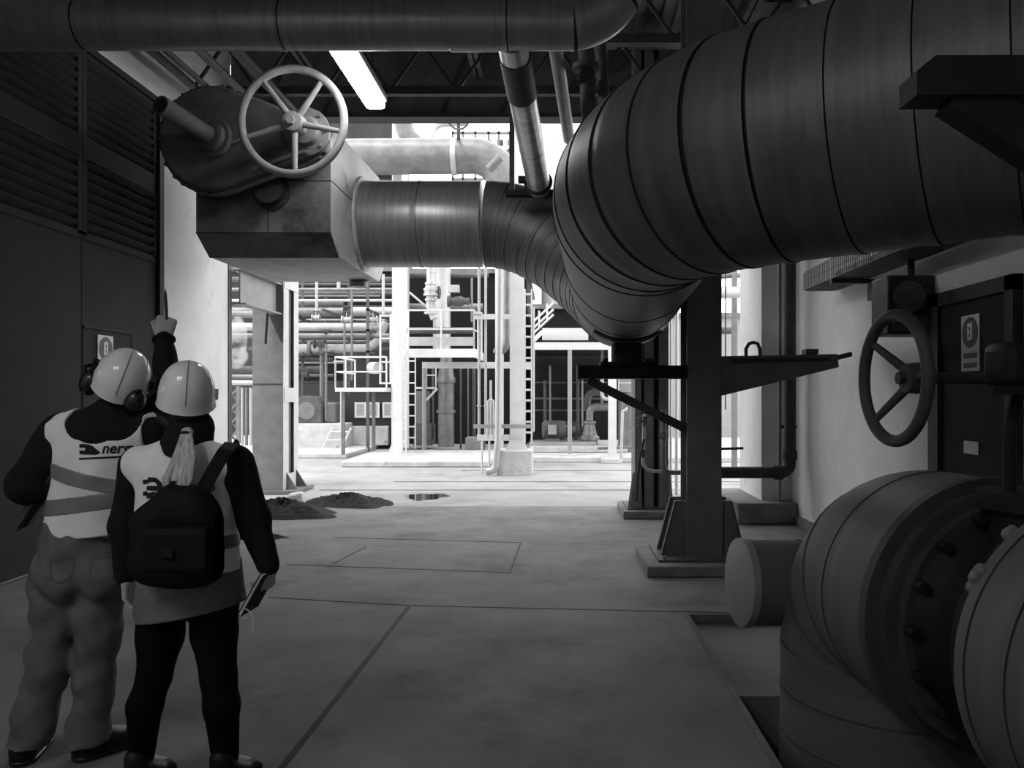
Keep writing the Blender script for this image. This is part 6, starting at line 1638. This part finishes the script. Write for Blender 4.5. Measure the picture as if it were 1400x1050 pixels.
s = Solid(npv(hd - V(.18, .25, .4)), npv(hd + V(.18, .18, .2)), 0.0055)
s.ell(hd - f_ * 0.012, (0.08, 0.09, 0.085), 0.01, Rw); s.ell(hd - f_ * 0.03 - u_ * 0.05, (0.07, 0.072, 0.06), 0.02, Rw)
s.ell(hd + f_ * 0.085 - u_ * 0.02, (0.12, 0.085, 0.1), 0.01, Rw, cut=True)
solid_obj('hair', s, 'hair_dark', woman)
s = Solid((pw(200, 0).x, 2.89, 1.1), (pw(300, 0).x, 3.34, 1.55), 0.0036); rng = np.random.RandomState(4)
s.chain([pw(255, 592, 3.27), pw(251, 630, 3.225), pw(246, 655, 3.2)], [0.016, 0.034, 0.03], 0.01); s.cap(pw(246, 655, 3.2), pw(240, 670, 3.19), 0.03, 0.01, 0.01)
for k in range(70):
    u = rng.uniform(-1, 1); v = rng.uniform(-1, 1); e = rng.uniform(0.86, 1.0)
    p0 = pw(255 + u * 5, 592 + 2 * v, 3.27 + 0.012 * v); p1 = pw(251 + u * 15, 628 + 3 * v, 3.215 + 0.02 * v); p2 = pw(245 + u * 20 - 2, 655, 3.19 + 0.02 * v); p3 = pw(240 + u * 13, 655 + 20 * e, 3.18 + 0.016 * v)
    s.chain([p0, p1, p2, p3], [0.007, 0.0065, 0.006, 0.002], 0.003)
s.ell(pw(256, 590, 3.275), (0.022, 0.02, 0.017), 0.006)
pt = solid_obj('ponytail', s, 'hair_blond', woman, label='blond ponytail tied under the helmet')
make('hair_tie', MB().torus(pw(255.5, 594, 3.265), (0.05, 0.5, 1), 0.021, 0.006, 20, 8), 'print_black', pt)
# backpack
bk = thing('backpack', 'black backpack on the back of the person with the ponytail', 'backpack', pw(243, 790, 3.2))
s = Solid((pw(160, 0).x, 2.8, 0.72), (pw(330, 0).x, 3.26, 1.4), 0.006)
s.rbox(pw(243, 742, 3.18), 0.165, 0.075, 0.15, 0.07, 0.0); s.ell(pw(243, 770, 3.17), (0.17, 0.09, 0.085), 0.05); s.cap(pw(240, 692, 3.18), pw(262, 688, 3.18), 0.085, 0.07, 0.06)
s.folds(0.005, seed=31, fx=(10, 7, 15)); solid_obj('bag_body', s, 'pack_nylon', bk)
s = Solid((pw(160, 0).x, 2.74, 0.72), (pw(330, 0).x, 3.14, 1.2), 0.006); s.rbox(pw(243, 752, 3.1), 0.13, 0.035, 0.085, 0.03, 0.0); s.folds(0.003, seed=33); solid_obj('front_pocket', s, 'pack_nylon', bk)
make('buckle', MB().obox(pw(229, 757, 3.06), (1, 0, 0), (0, 0, 1), (0, 1, 0), 0.022, 0.016, 0.006), 'leather', bk, bevel=0.003)
make('top_loop', MB().tube([pw(233, 672, 3.16), pw(236, 660, 3.17), pw(246, 658, 3.18), pw(252, 668, 3.18)], 0.008, 8), 'pack_nylon', bk)
sr = MB()
path = [pw(276, 672, 3.19), pw(291, 645, 3.2), pw(307, 617, 3.27), pw(318, 606, 3.36), pw(322, 615, 3.48)]
fp = fillet(path, 0.08, 5)
for a, b in zip(fp[:-1], fp[1:]): sr.bar(a, b, 0.05, 0.012, up=(0.2, -0.9, 0.3))
make('shoulder_strap', sr, 'pack_nylon', bk)
path = [pw(212, 676, 3.19), pw(200, 655, 3.21), pw(196, 628, 3.3), pw(194, 612, 3.4)]
sr = MB()
for a, b in zip(path[:-1], path[1:]): sr.bar(a, b, 0.035, 0.01, up=(-0.2, -0.9, 0.3))
make('strap_ring', MB().torus(pw(288, 667, 3.165), (0, 1, 0.2), 0.012, 0.004, 16, 8), 'leather', bk)
# notebook in the right hand, ribbon hanging from it
nb_ = thing('notebook', 'small notebook with a hanging ribbon, held low in the right hand', 'notebook', pw(352, 825, 3.33))
ca, cb = pw(366, 785, 3.31), pw(341, 830, 3.29); ax_ = (cb - ca).normalized(); wd_ = Vector((0.25, 0.95, 0.1)).normalized(); nn = ax_.cross(wd_).normalized()
cen = (ca + cb) / 2 + V(-0.006, 0.02, -0.005)
make('cover', MB().obox(cen + nn * 0.007, ax_, wd_, nn, 0.085, 0.055, 0.0015), 'leather', nb_)
make('back_cover', MB().obox(cen - nn * 0.007, ax_, wd_, nn, 0.085, 0.055, 0.0015), 'leather', nb_)
make('pages', MB().obox(cen, ax_, wd_, nn, 0.082, 0.052, 0.0053), 'paper', nb_)
make('ribbon', MB().tube(fillet([cen + ax_ * 0.05 - wd_ * 0.057, pw(348, 840, 3.24), pw(344, 872, 3.24)], 0.1, 6), 0.0022, 6), 'paper', nb_)
make('pen_loop', MB().tube([pw(336, 832, 3.27), pw(331, 838, 3.27), pw(332, 846, 3.27), pw(340, 844, 3.27)], 0.004, 6), 'paper', nb_)
# ================================================================ light and camera
wd = bpy.data.worlds.new('World'); SC.world = wd; wd.use_nodes = True
nt = wd.node_tree; bg = nt.nodes['Background']
tc = nt.nodes.new('ShaderNodeTexCoord'); sp = nt.nodes.new('ShaderNodeSeparateXYZ'); rp = nt.nodes.new('ShaderNodeValToRGB')
nt.links.new(tc.outputs['Generated'], sp.inputs[0]); 
rp.color_ramp.elements[0].color = (0.6, 0.6, 0.6, 1); rp.color_ramp.elements[1].color = (1, 1, 1, 1)
ma = nt.nodes.new('ShaderNodeMath'); ma.operation = 'MULTIPLY_ADD'; ma.inputs[1].default_value = 0.5; ma.inputs[2].default_value = 0.5   # overcast sky, brighter beyond the yard
nt.links.new(sp.outputs['Y'], ma.inputs[0]); nt.links.new(ma.outputs[0], rp.inputs['Fac']); nt.links.new(rp.outputs['Color'], bg.inputs['Color'])
bg.inputs['Strength'].default_value = 4.2
sun = bpy.data.lights.new('sun', 'SUN'); sun.energy = 1.5; sun.angle = math.radians(25)
so = bpy.data.objects.new('sun', sun); so.rotation_euler = (math.radians(32), math.radians(10), 0); COL.objects.link(so)
so.rotation_euler = Vector((0.25, 0.35, -1)).to_track_quat('-Z', 'Y').to_euler()

cam = bpy.data.cameras.new('camera'); co = bpy.data.objects.new('camera', cam); COL.objects.link(co)
co.location = (0, 0, EYE); co.rotation_euler = (PI / 2, 0, 0)
cam.sensor_width = 36; cam.sensor_fit = 'HORIZONTAL'; cam.lens = 36 * F / 1400
cam.shift_x = -60 / 1400; cam.shift_y = 15 / 1400; cam.clip_start = 0.05; cam.clip_end = 300
SC.camera = co
SC.view_settings.view_transform = 'Standard'; SC.view_settings.look = 'None'
SC.view_settings.gamma = 1; SC.view_settings.use_curve_mapping = False
SC.view_settings.exposure = 0.0
